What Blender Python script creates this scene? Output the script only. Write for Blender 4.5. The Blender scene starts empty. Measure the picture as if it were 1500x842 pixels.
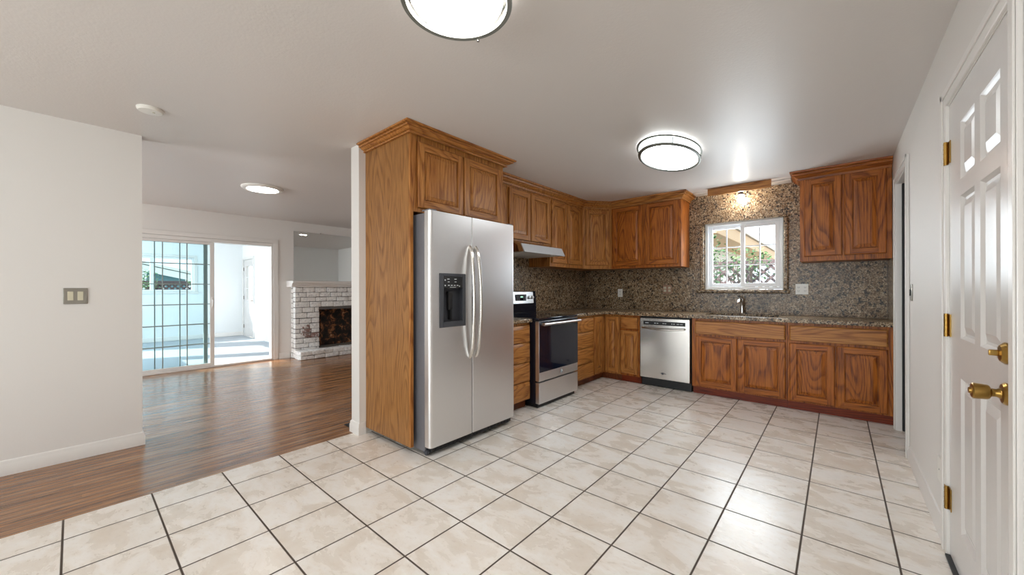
import bpy, bmesh, math, random
from mathutils import Vector, Matrix
random.seed(7)
sc = bpy.context.scene
COL = sc.collection
PI = math.pi

# ------------------------------------------------------------------ camera
H = 1.22
cd = bpy.data.cameras.new('camera'); cam = bpy.data.objects.new('camera', cd); COL.objects.link(cam)
cd.sensor_fit = 'HORIZONTAL'; cd.sensor_width = 36.0
cd.lens = 553.6 / 1500 * 36.0
cd.shift_y = (422.7 - 421) / 1500.0
cd.clip_start = 0.02; cd.clip_end = 200
_yaw, _roll = 0.7108, -0.0022
_F = Vector((-math.sin(_yaw), math.cos(_yaw), 0)); _R0 = Vector((math.cos(_yaw), math.sin(_yaw), 0)); _U0 = Vector((0, 0, 1))
_R = _R0 * math.cos(_roll) + _U0 * math.sin(_roll); _U = -_R0 * math.sin(_roll) + _U0 * math.cos(_roll)
_m = Matrix((( _R.x, _U.x, -_F.x, 0), (_R.y, _U.y, -_F.y, 0), (_R.z, _U.z, -_F.z, H), (0, 0, 0, 1)))
cam.matrix_world = _m
sc.camera = cam

# ------------------------------------------------------------------ view, world, sun, daylight
vs = sc.view_settings
vs.view_transform = 'Standard'; vs.look = 'None'; vs.gamma = 1.0; vs.use_curve_mapping = False
vs.exposure = 0.12
SKY, SUN = 2.2, 12.0
LAMP = 1.0
W = bpy.data.worlds.new('sky'); sc.world = W; W.use_nodes = True
_bg = W.node_tree.nodes['Background']; _bg.inputs['Color'].default_value = (0.80, 0.92, 1.0, 1); _bg.inputs['Strength'].default_value = SKY
sd = bpy.data.lights.new('sun', 'SUN'); sun = bpy.data.objects.new('sun', sd); COL.objects.link(sun)
sd.energy = SUN; sd.angle = 0.009; sd.color = (1.0, 0.95, 0.86)
sun.rotation_euler = Vector((0.45, 0.89, -0.466)).to_track_quat('-Z', 'Y').to_euler()
sc.cycles.max_bounces = 10; sc.cycles.diffuse_bounces = 6; sc.cycles.glossy_bounces = 5
sc.cycles.transparent_max_bounces = 16; sc.cycles.transmission_bounces = 6
sc.cycles.sample_clamp_indirect = 6.0
sc.cycles.caustics_reflective = False; sc.cycles.caustics_refractive = False

YW = 5.40
def daylight_lamp(name, loc, rot, sx, sy, energy, color=(0.86, 0.94, 1.0)):
    """Area lamp added at a window opening, standing in for daylight."""
    l = bpy.data.lights.new(name, 'AREA'); l.shape = 'RECTANGLE'; l.size = sx; l.size_y = sy
    l.energy = energy; l.color = color
    o = bpy.data.objects.new(name, l); COL.objects.link(o); o.location = loc; o.rotation_euler = rot
    return o
daylight_lamp('window_area_lamp', (-1.9, -3.45, 1.25), (PI/2+0.22, 0, 0), 4.1, 2.0, 92)          # added fill lamp at the unseen rear glazing, tilted upward
daylight_lamp('window_area_lamp', (-5.8, -3.95, 1.35), (PI/2+0.22, 0, 0), 2.4, 1.6, 175)          # added fill lamp at an unseen, added living room window
daylight_lamp('window_area_lamp', (-9.6, -1.15, 1.55), (PI/2, 0, 0), 3.4, 1.1, 105)         # sunroom side windows
daylight_lamp('window_area_lamp', (-0.88, YW, 1.62), (-PI/2, 0, 0), 0.74, 0.74, 22)        # kitchen window over the sink

# ------------------------------------------------------------------ materials
MATS = {}
class NT:
    def __init__(s, name):
        s.m = bpy.data.materials.new(name); s.m.use_nodes = True; s.t = s.m.node_tree
        s.b = s.t.nodes['Principled BSDF']; MATS[name] = s.m
    def n(s, typ, **kw):
        x = s.t.nodes.new(typ)
        for k, v in kw.items():
            if k in x.inputs: x.inputs[k].default_value = v
            else: setattr(x, k, v)
        return x
    def l(s, a, b): s.t.links.new(a, b)
    def coord(s, scale=(1, 1, 1), rnd=0.0):
        tc = s.n('ShaderNodeTexCoord'); mp = s.n('ShaderNodeMapping'); mp.inputs['Scale'].default_value = scale
        src = tc.outputs['Object']
        if rnd:
            oi = s.n('ShaderNodeObjectInfo'); mu = s.n('ShaderNodeVectorMath', operation='SCALE')
            cx = s.n('ShaderNodeCombineXYZ'); s.l(oi.outputs['Random'], cx.inputs[0]); s.l(oi.outputs['Random'], cx.inputs[1]); s.l(oi.outputs['Random'], cx.inputs[2])
            s.l(cx.outputs[0], mu.inputs[0]); mu.inputs['Scale'].default_value = rnd
            ad = s.n('ShaderNodeVectorMath', operation='ADD'); s.l(src, ad.inputs[0]); s.l(mu.outputs[0], ad.inputs[1]); src = ad.outputs[0]
        s.l(src, mp.inputs['Vector']); return mp.outputs[0]
    def noise(s, vec, scale, detail=3, rough=0.55, dist=0.0):
        x = s.n('ShaderNodeTexNoise'); x.inputs['Scale'].default_value = scale; x.inputs['Detail'].default_value = detail
        x.inputs['Roughness'].default_value = rough; x.inputs['Distortion'].default_value = dist
        if vec is not None: s.l(vec, x.inputs['Vector'])
        return x.outputs[0]
    def ramp(s, fac, stops, interp='LINEAR'):
        x = s.n('ShaderNodeValToRGB'); e = x.color_ramp.elements; x.color_ramp.interpolation = interp
        while len(e) < len(stops): e.new(0.5)
        for q, (p, c) in zip(e, stops):
            q.position = p; q.color = (c[0], c[1], c[2], 1) if hasattr(c, '__len__') else (c, c, c, 1)
        s.l(fac, x.inputs[0]); return x.outputs[0]
    def mix(s, fac, a, b, mode='MIX'):
        x = s.n('ShaderNodeMix', data_type='RGBA', blend_type=mode)
        for sock, v in ((x.inputs[0], fac), (x.inputs[6], a), (x.inputs[7], b)):
            if isinstance(v, bpy.types.NodeSocket): s.l(v, sock)
            elif hasattr(v, '__len__'): sock.default_value = (v[0], v[1], v[2], 1)
            else: sock.default_value = v
        return x.outputs[2]
    def math(s, op, a, b=None, c=None):
        x = s.n('ShaderNodeMath', operation=op)
        for i, v in enumerate((a, b, c)):
            if v is None: continue
            if isinstance(v, bpy.types.NodeSocket): s.l(v, x.inputs[i])
            else: x.inputs[i].default_value = v
        return x.outputs[0]
    def bump(s, h, strength=0.2, dist=0.002):
        x = s.n('ShaderNodeBump'); x.inputs['Strength'].default_value = strength; x.inputs['Distance'].default_value = dist
        s.l(h, x.inputs['Height']); s.l(x.outputs[0], s.b.inputs['Normal'])
    def set(s, color=None, rough=None, metal=None, spec=None, coat=None):
        def put(k, v):
            if v is None: return
            if isinstance(v, bpy.types.NodeSocket): s.l(v, s.b.inputs[k])
            elif hasattr(v, '__len__'): s.b.inputs[k].default_value = (v[0], v[1], v[2], 1)
            else: s.b.inputs[k].default_value = v
        put('Base Color', color); put('Roughness', rough); put('Metallic', metal); put('Specular IOR Level', spec); put('Coat Weight', coat)
        return s.m

def srgb(r, g, b):
    f = lambda c: ((c/255+0.055)/1.055)**2.4 if c > 10 else c/255/12.92
    return (f(r), f(g), f(b))

def plain(name, color, rough=0.5, metal=0.0, spot=0.06, scale=40, bump=0.0):
    q = NT(name); v = q.coord()
    f = q.noise(v, scale, 3)
    c = q.mix(f, tuple(x*(1-spot) for x in color), tuple(min(1, x*(1+spot)) for x in color))
    if bump: q.bump(f, bump, 0.002)
    return q.set(c, rough, metal)

def wall_paint(name, color, rough, bscale, bstr):
    q = NT(name); v = q.coord()
    big = q.noise(v, 0.8, 2)
    c = q.mix(big, tuple(x*0.97 for x in color), color)
    f = q.noise(v, bscale, 4, 0.6)
    q.bump(f, bstr, 0.004)
    return q.set(c, rough, 0, 0.35)
M_WALL = wall_paint('white_wall_paint', srgb(226, 223, 219), 0.55, 90, 0.06)
M_CEIL = wall_paint('orange_peel_ceiling_paint', srgb(216, 211, 207), 0.42, 75, 0.22)
M_TRIM = plain('white_trim_paint', srgb(226, 223, 219), 0.3, 0, 0.02)
M_DOOR = plain('white_door_enamel', srgb(212, 209, 206), 0.27, 0, 0.02)
M_VINYL = plain('white_vinyl', srgb(232, 234, 236), 0.35, 0, 0.02)
M_SUNWALL = wall_paint('sunroom_white_paint', srgb(236, 238, 238), 0.6, 90, 0.05)

def oak(name, axis, dark=(122, 68, 26), mid=(170, 108, 50), lite=(194, 138, 76)):
    q = NT(name)
    st = [1.0, 1.0, 1.0]; st[axis] = 0.16
    n1 = q.noise(q.coord(tuple(st), 9.0), 4.2, 1.0, 0.4, 0.25)
    saw = q.math('FRACT', q.math('MULTIPLY', n1, 19.0))                  # growth rings cut as cathedrals
    ring = q.ramp(saw, [(0.0, 1.0), (0.16, 0.75), (0.42, 0.0), (0.86, 0.0), (1.0, 1.0)])
    st2 = [1.0, 1.0, 1.0]; st2[axis] = 0.035
    pores = q.noise(q.coord(tuple(st2), 5.0), 150.0, 3, 0.6)
    pr = q.ramp(pores, [(0.38, 1.0), (0.54, 0.0)])
    tone = q.noise(q.coord(tuple(st2), 3.0), 14.0, 2)
    base = q.mix(tone, srgb(*mid), srgb(*lite))
    f = q.math('MULTIPLY', ring, q.math('ADD', 0.55, q.math('MULTIPLY', pr, 0.45)))
    col = q.mix(f, base, srgb(*dark))
    col = q.mix(q.math('MULTIPLY', pr, 0.50), col, srgb(dark[0]*0.8, dark[1]*0.72, dark[2]*0.65))
    q.bump(pores, 0.06, 0.001)
    return q.set(col, 0.36, 0, 0.3)
OAK_Z = oak('oak_vertical_grain', 2); OAK_X = oak('oak_cross_grain', 0); OAK_Y = oak('oak_long_grain', 1)
_red = dict(dark=(98, 42, 12), mid=(160, 87, 29), lite=(184, 112, 44))
OAKR_Z = oak('red_oak_vertical_grain', 2, **_red); OAKR_X = oak('red_oak_cross_grain', 0, **_red)
OAK_PANEL = oak('oak_side_panel', 2, (118, 76, 38), (150, 103, 55), (170, 122, 70))
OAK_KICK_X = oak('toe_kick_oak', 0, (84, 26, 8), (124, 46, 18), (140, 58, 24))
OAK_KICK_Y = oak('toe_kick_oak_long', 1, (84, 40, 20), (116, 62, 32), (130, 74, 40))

def granite():
    q = NT('brown_granite'); v = q.coord()
    a = q.noise(v, 72, 6, 0.78, 0.3); b = q.noise(v, 26, 4, 0.65, 0.8); big = q.noise(v, 2.6, 3, 0.6)
    col = q.ramp(a, [(0.36, srgb(26, 21, 18)), (0.44, srgb(88, 70, 51)), (0.51, srgb(154, 130, 101)), (0.60, srgb(214, 194, 164))])
    gold = q.mix(q.ramp(b, [(0.44, 0.0), (0.60, 0.7)]), col, srgb(104, 76, 48))
    blk = q.mix(q.ramp(q.noise(v, 44, 3, 0.6), [(0.55, 0.0), (0.60, 0.95)]), gold, srgb(26, 24, 24))
    wht = q.mix(q.ramp(q.noise(v, 70, 2, 0.5, 0.5), [(0.63, 0.0), (0.67, 0.7)]), blk, srgb(206, 194, 172))
    grey = q.mix(q.ramp(big, [(0.54, 0.0), (0.74, 0.45)]), wht, q.mix(1.0, wht, srgb(128, 132, 136), 'MULTIPLY'))
    return q.set(grey, 0.26, 0, 0.3)
M_GRANITE = granite()

def tile():
    q = NT('beige_stone_tile_floor'); P, OX, OY, G = 0.3406, -1.4979, 2.6896, 0.0085
    tc = q.n('ShaderNodeTexCoord'); sp = q.n('ShaderNodeSeparateXYZ'); q.l(tc.outputs['Object'], sp.inputs[0])
    fx = q.math('DIVIDE', q.math('SUBTRACT', sp.outputs[0], OX), P); fy = q.math('DIVIDE', q.math('SUBTRACT', sp.outputs[1], OY), P)
    def edge(f):
        r = q.math('FRACT', q.math('ADD', f, 100.0))
        return q.math('MINIMUM', r, q.math('SUBTRACT', 1.0, r))
    d = q.math('MINIMUM', edge(fx), edge(fy))
    g = q.ramp(d, [(G/P*0.5-0.003, 1.0), (G/P*0.5+0.003, 0.0)])
    ix = q.math('FLOOR', fx); iy = q.math('FLOOR', fy)
    cx = q.n('ShaderNodeCombineXYZ'); q.l(ix, cx.inputs[0]); q.l(iy, cx.inputs[1])
    wn = q.n('ShaderNodeTexWhiteNoise', noise_dimensions='3D'); q.l(cx.outputs[0], wn.inputs['Vector'])
    off = q.n('ShaderNodeVectorMath', operation='MULTIPLY_ADD'); q.l(wn.outputs['Color'], off.inputs[0]); off.inputs[1].default_value = (20, 20, 20)
    q.l(tc.outputs['Object'], off.inputs[2])
    mp = q.n('ShaderNodeMapping'); mp.inputs['Scale'].default_value = (1.0, 1.6, 1); q.l(off.outputs[0], mp.inputs[0])
    cl = q.noise(mp.outputs[0], 4.5, 5, 0.6, 0.4); fine = q.noise(mp.outputs[0], 34, 4, 0.6)
    c = q.ramp(cl, [(0.22, srgb(216, 203, 188)), (0.46, srgb(230, 222, 212)), (0.60, srgb(241, 237, 232)), (0.75, srgb(234, 229, 222))])
    c = q.mix(q.ramp(fine, [(0.58, 0.0), (0.74, 0.35)]), c, srgb(176, 162, 146))
    tone = q.math('MULTIPLY', wn.outputs['Value'], 0.22)
    c = q.mix(tone, c, srgb(214, 205, 195))
    c = q.mix(g, c, srgb(72, 60, 50))
    h = q.math('ADD', q.math('MULTIPLY', q.math('SUBTRACT', 1.0, g), 1.0), q.math('MULTIPLY', fine, 0.12))
    q.bump(h, 0.5, 0.003)
    r = q.math('ADD', q.math('MULTIPLY', cl, 0.16), q.math('ADD', 0.20, q.math('MULTIPLY', g, 0.5)))
    return q.set(c, r, 0, 0.5)
M_TILE = tile()

def woodfloor():
    q = NT('worn_hardwood_floor'); PW = 0.057
    tc = q.n('ShaderNodeTexCoord'); sp = q.n('ShaderNodeSeparateXYZ'); q.l(tc.outputs['Object'], sp.inputs[0])
    fx = q.math('DIVIDE', sp.outputs[0], PW); ix = q.math('FLOOR', fx)
    wn0 = q.n('ShaderNodeTexWhiteNoise', noise_dimensions='1D'); q.l(ix, wn0.inputs['W'])
    fy = q.math('ADD', q.math('DIVIDE', sp.outputs[1], 0.9), q.math('MULTIPLY', wn0.outputs['Value'], 7.0)); iy = q.math('FLOOR', fy)
    cx = q.n('ShaderNodeCombineXYZ'); q.l(ix, cx.inputs[0]); q.l(iy, cx.inputs[1])
    wn = q.n('ShaderNodeTexWhiteNoise', noise_dimensions='3D'); q.l(cx.outputs[0], wn.inputs['Vector'])
    off = q.n('ShaderNodeVectorMath', operation='MULTIPLY_ADD'); q.l(wn.outputs['Color'], off.inputs[0]); off.inputs[1].default_value = (30, 30, 30); q.l(tc.outputs['Object'], off.inputs[2])
    mp = q.n('ShaderNodeMapping'); mp.inputs['Scale'].default_value = (1, 0.06, 1); q.l(off.outputs[0], mp.inputs[0])
    gr = q.noise(mp.outputs[0], 60, 4, 0.65, 0.3)
    c = q.ramp(gr, [(0.32, srgb(88, 52, 28)), (0.5, srgb(148, 98, 56)), (0.68, srgb(184, 134, 84))])
    c = q.mix(q.math('MULTIPLY', wn.outputs['Value'], 0.55), c, srgb(112, 74, 48))
    mp2 = q.n('ShaderNodeMapping'); mp2.inputs['Scale'].default_value = (1, 0.055, 1); q.l(tc.outputs['Object'], mp2.inputs[0])
    worn = q.noise(mp2.outputs[0], 17, 6, 0.7)
    c = q.mix(q.ramp(worn, [(0.48, 0.0), (0.64, 0.60)]), c, srgb(178, 142, 108))
    c = q.mix(q.ramp(worn, [(0.34, 0.70), (0.44, 0.0)]), c, srgb(82, 52, 34))
    e = q.math('FRACT', q.math('ADD', fx, 1000.0)); e = q.math('MINIMUM', e, q.math('SUBTRACT', 1.0, e))
    seam = q.ramp(e, [(0.02, 1.0), (0.07, 0.0)])
    c = q.mix(q.math('MULTIPLY', seam, 0.7), c, srgb(46, 28, 18))
    q.bump(q.math('ADD', q.math('MULTIPLY', gr, 0.35), q.math('SUBTRACT', 1.0, seam)), 0.25, 0.0015)
    r = q.math('ADD', 0.13, q.math('MULTIPLY', worn, 0.16))
    return q.set(c, r, 0, 0.8)
M_WOODFLOOR = woodfloor()
M_CARPET = plain('grey_carpet', srgb(166, 172, 178), 0.95, 0, 0.2, 220, 0.5)

def steel(name, col, rough, axis):
    q = NT(name); s3 = [60.0, 60.0, 60.0]; s3[axis] = 1.2
    v = q.coord(tuple(s3)); n = q.noise(v, 14, 3, 0.6)
    r = q.math('ADD', rough-0.02, q.math('MULTIPLY', n, 0.04))
    c = q.mix(n, tuple(x*0.98 for x in col), col)
    return q.set(c, r, 1.0)
M_STEEL = steel('brushed_stainless', srgb(226, 225, 225), 0.33, 1)
M_STEELX = steel('brushed_stainless_wide', srgb(214, 210, 204), 0.21, 0)
M_STEEL_DARK = plain('grey_painted_steel', srgb(118, 118, 124), 0.42, 0.35, 0.04)
M_CHROME = plain('polished_chrome', srgb(220, 220, 222), 0.12, 1.0, 0.02)
M_RING = plain('dull_nickel_ring', srgb(122, 124, 118), 0.45, 0.8, 0.03)
M_SATIN = plain('satin_aluminium_paint', srgb(206, 210, 216), 0.35, 0.3, 0.02)
M_NICKEL = plain('brushed_nickel', srgb(152, 148, 140), 0.32, 1.0, 0.03)
M_BRASS = plain('aged_brass', srgb(162, 128, 68), 0.28, 1.0, 0.12, 30)
M_BLACK = plain('black_plastic', srgb(18, 18, 20), 0.5)
M_BLACKGLOSS = plain('black_ceramic_glass', srgb(14, 20, 36), 0.06)
M_DARKBLUE = plain('dark_enamel', srgb(24, 27, 40), 0.3)
M_GREYPL = plain('dark_grey_plastic', srgb(62, 64, 70), 0.4)
M_WHITEPL = plain('white_plastic', srgb(232, 230, 224), 0.35, 0, 0.02)
M_CREAM = plain('cream_plastic', srgb(206, 200, 176), 0.4, 0, 0.03)
M_BRONZE = plain('brown_plate_metal', srgb(150, 118, 98), 0.3, 0.7, 0.04)
M_SLOT = plain('dark_slot', srgb(40, 38, 36), 0.6)
M_MARK = plain('pale_legend_print', srgb(210, 214, 216), 0.5)
M_HOODSIDE = oak('hood_side_brown', 2, (84, 44, 20), (112, 62, 28), (126, 74, 36))  # brown oak-grain colour for the hood end panel
M_ALU = plain('grey_green_aluminium', srgb(142, 154, 152), 0.5, 0.1, 0.04)
M_ALUDARK = plain('dark_grey_aluminium', srgb(70, 76, 76), 0.45, 0.4, 0.04)
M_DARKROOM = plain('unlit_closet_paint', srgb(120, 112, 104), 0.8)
M_SOCKET = plain('grey_metal_socket', srgb(66, 66, 70), 0.4, 0.6)

def glass(name, tint, refl=0.5):
    m = bpy.data.materials.new(name); m.use_nodes = True; t = m.node_tree
    t.nodes.remove(t.nodes['Principled BSDF']); out = t.nodes['Material Output']
    tr = t.nodes.new('ShaderNodeBsdfTransparent'); tr.inputs[0].default_value = (*tint, 1)
    gl = t.nodes.new('ShaderNodeBsdfGlossy'); gl.inputs['Roughness'].default_value = 0.02
    fr = t.nodes.new('ShaderNodeFresnel'); fr.inputs[0].default_value = 1.45
    mu = t.nodes.new('ShaderNodeMath'); mu.operation = 'MULTIPLY'; mu.inputs[1].default_value = refl; t.links.new(fr.outputs[0], mu.inputs[0])
    ge = t.nodes.new('ShaderNodeNewGeometry'); fb = t.nodes.new('ShaderNodeMath'); fb.operation = 'SUBTRACT'; fb.inputs[0].default_value = 1.0
    t.links.new(ge.outputs['Backfacing'], fb.inputs[1]); mb_ = t.nodes.new('ShaderNodeMath'); mb_.operation = 'MULTIPLY'
    t.links.new(mu.outputs[0], mb_.inputs[0]); t.links.new(fb.outputs[0], mb_.inputs[1])
    mx = t.nodes.new('ShaderNodeMixShader'); t.links.new(mb_.outputs[0], mx.inputs[0]); t.links.new(tr.outputs[0], mx.inputs[1]); t.links.new(gl.outputs[0], mx.inputs[2])
    t.links.new(mx.outputs[0], out.inputs[0]); return m
M_GLASS = glass('clear_window_glass', (0.97, 0.985, 0.99)); M_GLASSB = glass('blue_green_patio_glass', (0.92, 0.975, 0.985), 0.6)
M_MIRROR = plain('mirror_silver', (0.83, 0.86, 0.86), 0.02, 1.0, 0.005)

def emit(name, color, strength):
    m = bpy.data.materials.new(name); m.use_nodes = True; t = m.node_tree
    b = t.nodes['Principled BSDF']; b.inputs['Base Color'].default_value = (0.9, 0.9, 0.9, 1); b.inputs['Roughness'].default_value = 0.4
    b.inputs['Emission Color'].default_value = (*color, 1); b.inputs['Emission Strength'].default_value = strength * LAMP
    return m
M_LAMPW = emit('lit_frosted_diffuser_neutral', (1.0, 0.97, 0.93), 42)
M_LAMPC = emit('lit_frosted_diffuser_cool', (0.93, 0.98, 1.0), 15); M_LAMPC2 = emit('lit_drum_side_cool', (0.85, 0.97, 1.0), 1.5); M_LAMPW2 = emit('lit_bowl_side', (1.0, 0.97, 0.92), 3.0)
M_LAMPL = emit('lit_living_diffuser', (1.0, 0.97, 0.93), 26)
M_BULB = emit('lit_bulb_glass', (1.0, 0.95, 0.86), 150)
M_DISPLAY = emit('clock_display', (0.25, 0.95, 0.6), 0.6)

def brickmat():
    q = NT('whitewashed_brick'); v = q.coord()
    n = q.noise(v, 26, 5, 0.7); big = q.noise(v, 3.0, 3, 0.6)
    tc = q.n('ShaderNodeTexCoord'); d = q.n('ShaderNodeVectorMath', operation='DISTANCE'); q.l(tc.outputs['Object'], d.inputs[0]); d.inputs[1].default_value = (0.20, 0.28, 0.45)
    geo = q.n('ShaderNodeNewGeometry')
    near = q.ramp(d.outputs['Value'], [(0.10, 1.0), (0.26, 0.0)])
    pick = q.ramp(geo.outputs['Random Per Island'], [(0.40, 0.0), (0.50, 1.0)])
    worn = q.math('ADD', q.math('MULTIPLY', q.math('MULTIPLY', near, pick), 0.34), n)
    c = q.ramp(n, [(0.30, srgb(150, 148, 150)), (0.40, srgb(214, 213, 212)), (0.6, srgb(240, 239, 236))])
    c = q.mix(q.ramp(worn, [(0.70, 0.0), (0.80, 0.9)]), c, srgb(118, 74, 60))
    c = q.mix(q.ramp(big, [(0.30, 0.5), (0.42, 0.0)]), c, srgb(132, 124, 118))
    q.bump(n, 0.6, 0.006); return q.set(c, 0.8)
M_BRICK = brickmat()
M_MORTAR = plain('grey_mortar', srgb(92, 88, 86), 0.95, 0, 0.2, 30, 0.4)
def soot():
    q = NT('sooty_firebrick'); v = q.coord(); n = q.noise(v, 9, 6, 0.7, 0.6)
    c = q.ramp(n, [(0.42, srgb(12, 10, 9)), (0.52, srgb(52, 34, 22)), (0.60, srgb(140, 88, 50)), (0.72, srgb(190, 160, 130))])
    q.bump(n, 0.4, 0.005); return q.set(c, 0.85)
M_SOOT = soot()
M_ASH = plain('grey_fire_clay', srgb(96, 88, 80), 0.9, 0, 0.25, 14)
def leafmat(name, c1, c2):
    q = NT(name); oi = q.n('ShaderNodeNewGeometry'); return q.set(q.mix(oi.outputs['Random Per Island'], c1, c2), 0.5)
M_LEAF = leafmat('green_leaves', srgb(58, 104, 66), srgb(126, 160, 104)); M_TWIG = plain('brown_twigs', srgb(104, 84, 66), 0.8)
M_LATTICE = plain('weathered_lattice_wood', srgb(84, 68, 70), 0.8, 0, 0.15)
M_EAVE = plain('tan_painted_eave', srgb(208, 172, 132), 0.6); M_ROOF = plain('pale_roof', srgb(226, 224, 218), 0.8)
M_SIDING = plain('blue_grey_siding', srgb(118, 160, 172), 0.7); M_WHITEWOOD = plain('white_outdoor_paint', srgb(238, 238, 236), 0.5)
M_GROUND = plain('pale_yard_ground', srgb(176, 168, 154), 0.95, 0, 0.2, 6)

# ------------------------------------------------------------------ mesh helpers (world coordinates)
class MB:
    def __init__(s): s.v = []; s.f = []; s.m = []; s.flat = set()
    def add(s, verts, faces, m=0, flat=None):
        o = len(s.v)
        if flat: s.flat |= {len(s.f)+i for i in flat}
        s.v += [tuple(p) for p in verts]
        s.f += [tuple(i+o for i in q) for q in faces]; s.m += [m]*len(faces); return s
    def addbm(s, bm, m=0, flatf=None):
        bm.verts.index_update(); bm.normal_update(); s.add([v.co[:] for v in bm.verts], [[v.index for v in f.verts] for f in bm.faces], m, [i for i, f in enumerate(bm.faces) if flatf and flatf(f)]); bm.free(); return s
    def box(s, x0, x1, y0, y1, z0, z1, m=0, bev=0.0, seg=2):
        x0, x1 = sorted((x0, x1)); y0, y1 = sorted((y0, y1)); z0, z1 = sorted((z0, z1))
        if bev <= 0:
            return s.add([(x0,y0,z0),(x1,y0,z0),(x1,y1,z0),(x0,y1,z0),(x0,y0,z1),(x1,y0,z1),(x1,y1,z1),(x0,y1,z1)],
                         [(0,3,2,1),(4,5,6,7),(0,1,5,4),(1,2,6,5),(2,3,7,6),(3,0,4,7)], m)
        bm = bmesh.new(); bmesh.ops.create_cube(bm, size=1)
        for q in bm.verts: q.co = Vector(((x0+x1)/2+q.co.x*(x1-x0), (y0+y1)/2+q.co.y*(y1-y0), (z0+z1)/2+q.co.z*(z1-z0)))
        b = min(bev, 0.49*min(x1-x0, y1-y0, z1-z0))
        bmesh.ops.bevel(bm, geom=list(bm.edges), offset=b, segments=seg, affect='EDGES', profile=0.5)
        return s.addbm(bm, m, lambda f: max(abs(c) for c in f.normal) > 0.9999)
    def prism(s, poly, axis, a, b, m=0):
        """poly: 2-D points in the two other axes (x,y)/(x,z)/(y,z), extruded from a to b along axis"""
        def P(p, t): return {0: (t, p[0], p[1]), 1: (p[0], t, p[1]), 2: (p[0], p[1], t)}[axis]
        n = len(poly); V = [P(p, a) for p in poly] + [P(p, b) for p in poly]
        F = [tuple(range(n))[::-1], tuple(range(n, 2*n))] + [(i, (i+1) % n, n+(i+1) % n, n+i) for i in range(n)]
        bm = bmesh.new(); vv = [bm.verts.new(p) for p in V]
        for q in F: bm.faces.new([vv[i] for i in q])
        bmesh.ops.recalc_face_normals(bm, faces=bm.faces)
        return s.addbm(bm, m, lambda f: len(f.verts) > 4 or min(e.calc_length() for e in f.edges) > 0.03)
    def lathe(s, prof, c, axis=2, seg=32, m=0, sgn=1):
        """prof: (radius, height) list; axis of revolution through c"""
        V = []; F = []; n = len(prof)
        for k in range(seg):
            a = 2*PI*k/seg
            for r, h in prof:
                p, q = r*math.cos(a), r*math.sin(a); h *= sgn
                V.append({2: (c[0]+p, c[1]+q, c[2]+h), 0: (c[0]+h, c[1]+p, c[2]+q), 1: (c[0]+p, c[1]+h, c[2]+q)}[axis])
        for k in range(seg):
            k2 = (k+1) % seg
            for i in range(n-1): F.append((k*n+i, k2*n+i, k2*n+i+1, k*n+i+1))
        bm = bmesh.new(); vv = [bm.verts.new(p) for p in V]
        for q in F: bm.faces.new([vv[i] for i in q])
        bmesh.ops.remove_doubles(bm, verts=bm.verts, dist=1e-6)
        bmesh.ops.recalc_face_normals(bm, faces=bm.faces); return s.addbm(bm, m)
    def tube(s, pts, r, seg=12, m=0, flat=1.0):
        pts = [Vector(p) for p in pts]; V = []; F = []
        rr = r if hasattr(r, '__len__') else [r]*len(pts)
        up = None
        for i, p in enumerate(pts):
            d = (pts[min(i+1, len(pts)-1)]-pts[max(i-1, 0)]).normalized()
            if up is None: up = Vector((0, 0, 1)) if abs(d.z) < 0.9 else Vector((0, 1, 0))
            x = d.cross(up).normalized(); y = x.cross(d).normalized(); up = y
            for k in range(seg):
                a = 2*PI*k/seg; V.append(p + x*rr[i]*math.cos(a)*flat + y*rr[i]*math.sin(a))
        for i in range(len(pts)-1):
            for k in range(seg): F.append((i*seg+k, i*seg+(k+1) % seg, (i+1)*seg+(k+1) % seg, (i+1)*seg+k))
        F.append(tuple(range(seg))[::-1]); F.append(tuple((len(pts)-1)*seg+k for k in range(seg)))
        bm = bmesh.new(); vv = [bm.verts.new(p) for p in V]
        for q in F: bm.faces.new([vv[i] for i in q])
        bmesh.ops.recalc_face_normals(bm, faces=bm.faces); return s.addbm(bm, m)
    def torus(s, c, R, r, rz=None, seg=64, rs=10, m=0):
        rz = rz or r; V = []; F = []
        for k in range(seg):
            a = 2*PI*k/seg
            for j in range(rs):
                b = 2*PI*j/rs; q = R+r*math.cos(b)
                V.append((c[0]+q*math.cos(a), c[1]+q*math.sin(a), c[2]+rz*math.sin(b)))
        for k in range(seg):
            for j in range(rs): F.append((k*rs+j, ((k+1) % seg)*rs+j, ((k+1) % seg)*rs+(j+1) % rs, k*rs+(j+1) % rs))
        return s.add(V, F, m)
    def sweep(s, prof, path, side, m=0):
        """prof: (out, z) points, open or closed polygon; path: XY points; side: +1 out = left of travel, -1 right"""
        n = len(prof); P = [Vector(p) for p in path]; V = []; F = []
        N = []
        for i in range(len(P)-1):
            d = (P[i+1]-P[i]).normalized(); N.append(Vector((-d.y, d.x))*side)
        for i, p in enumerate(P):
            if i == 0: o = N[0]
            elif i == len(P)-1: o = N[-1]
            else: o = (N[i-1]+N[i])/(1+N[i-1].dot(N[i]))
            for a, z in prof: V.append((p.x+o.x*a, p.y+o.y*a, z))
        for i in range(len(P)-1):
            for j in range(n): F.append((i*n+j, i*n+(j+1) % n, (i+1)*n+(j+1) % n, (i+1)*n+j))
        F.append(tuple(range(n))); F.append(tuple((len(P)-1)*n+j for j in range(n)))
        bm = bmesh.new(); vv = [bm.verts.new(p) for p in V]
        for q in F: bm.faces.new([vv[i] for i in q])
        bmesh.ops.recalc_face_normals(bm, faces=bm.faces); return s.addbm(bm, m)
    def stretch(s, cy, k):
        s.v = [(x, cy+(y-cy)*k, z) for x, y, z in s.v]; return s
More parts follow.
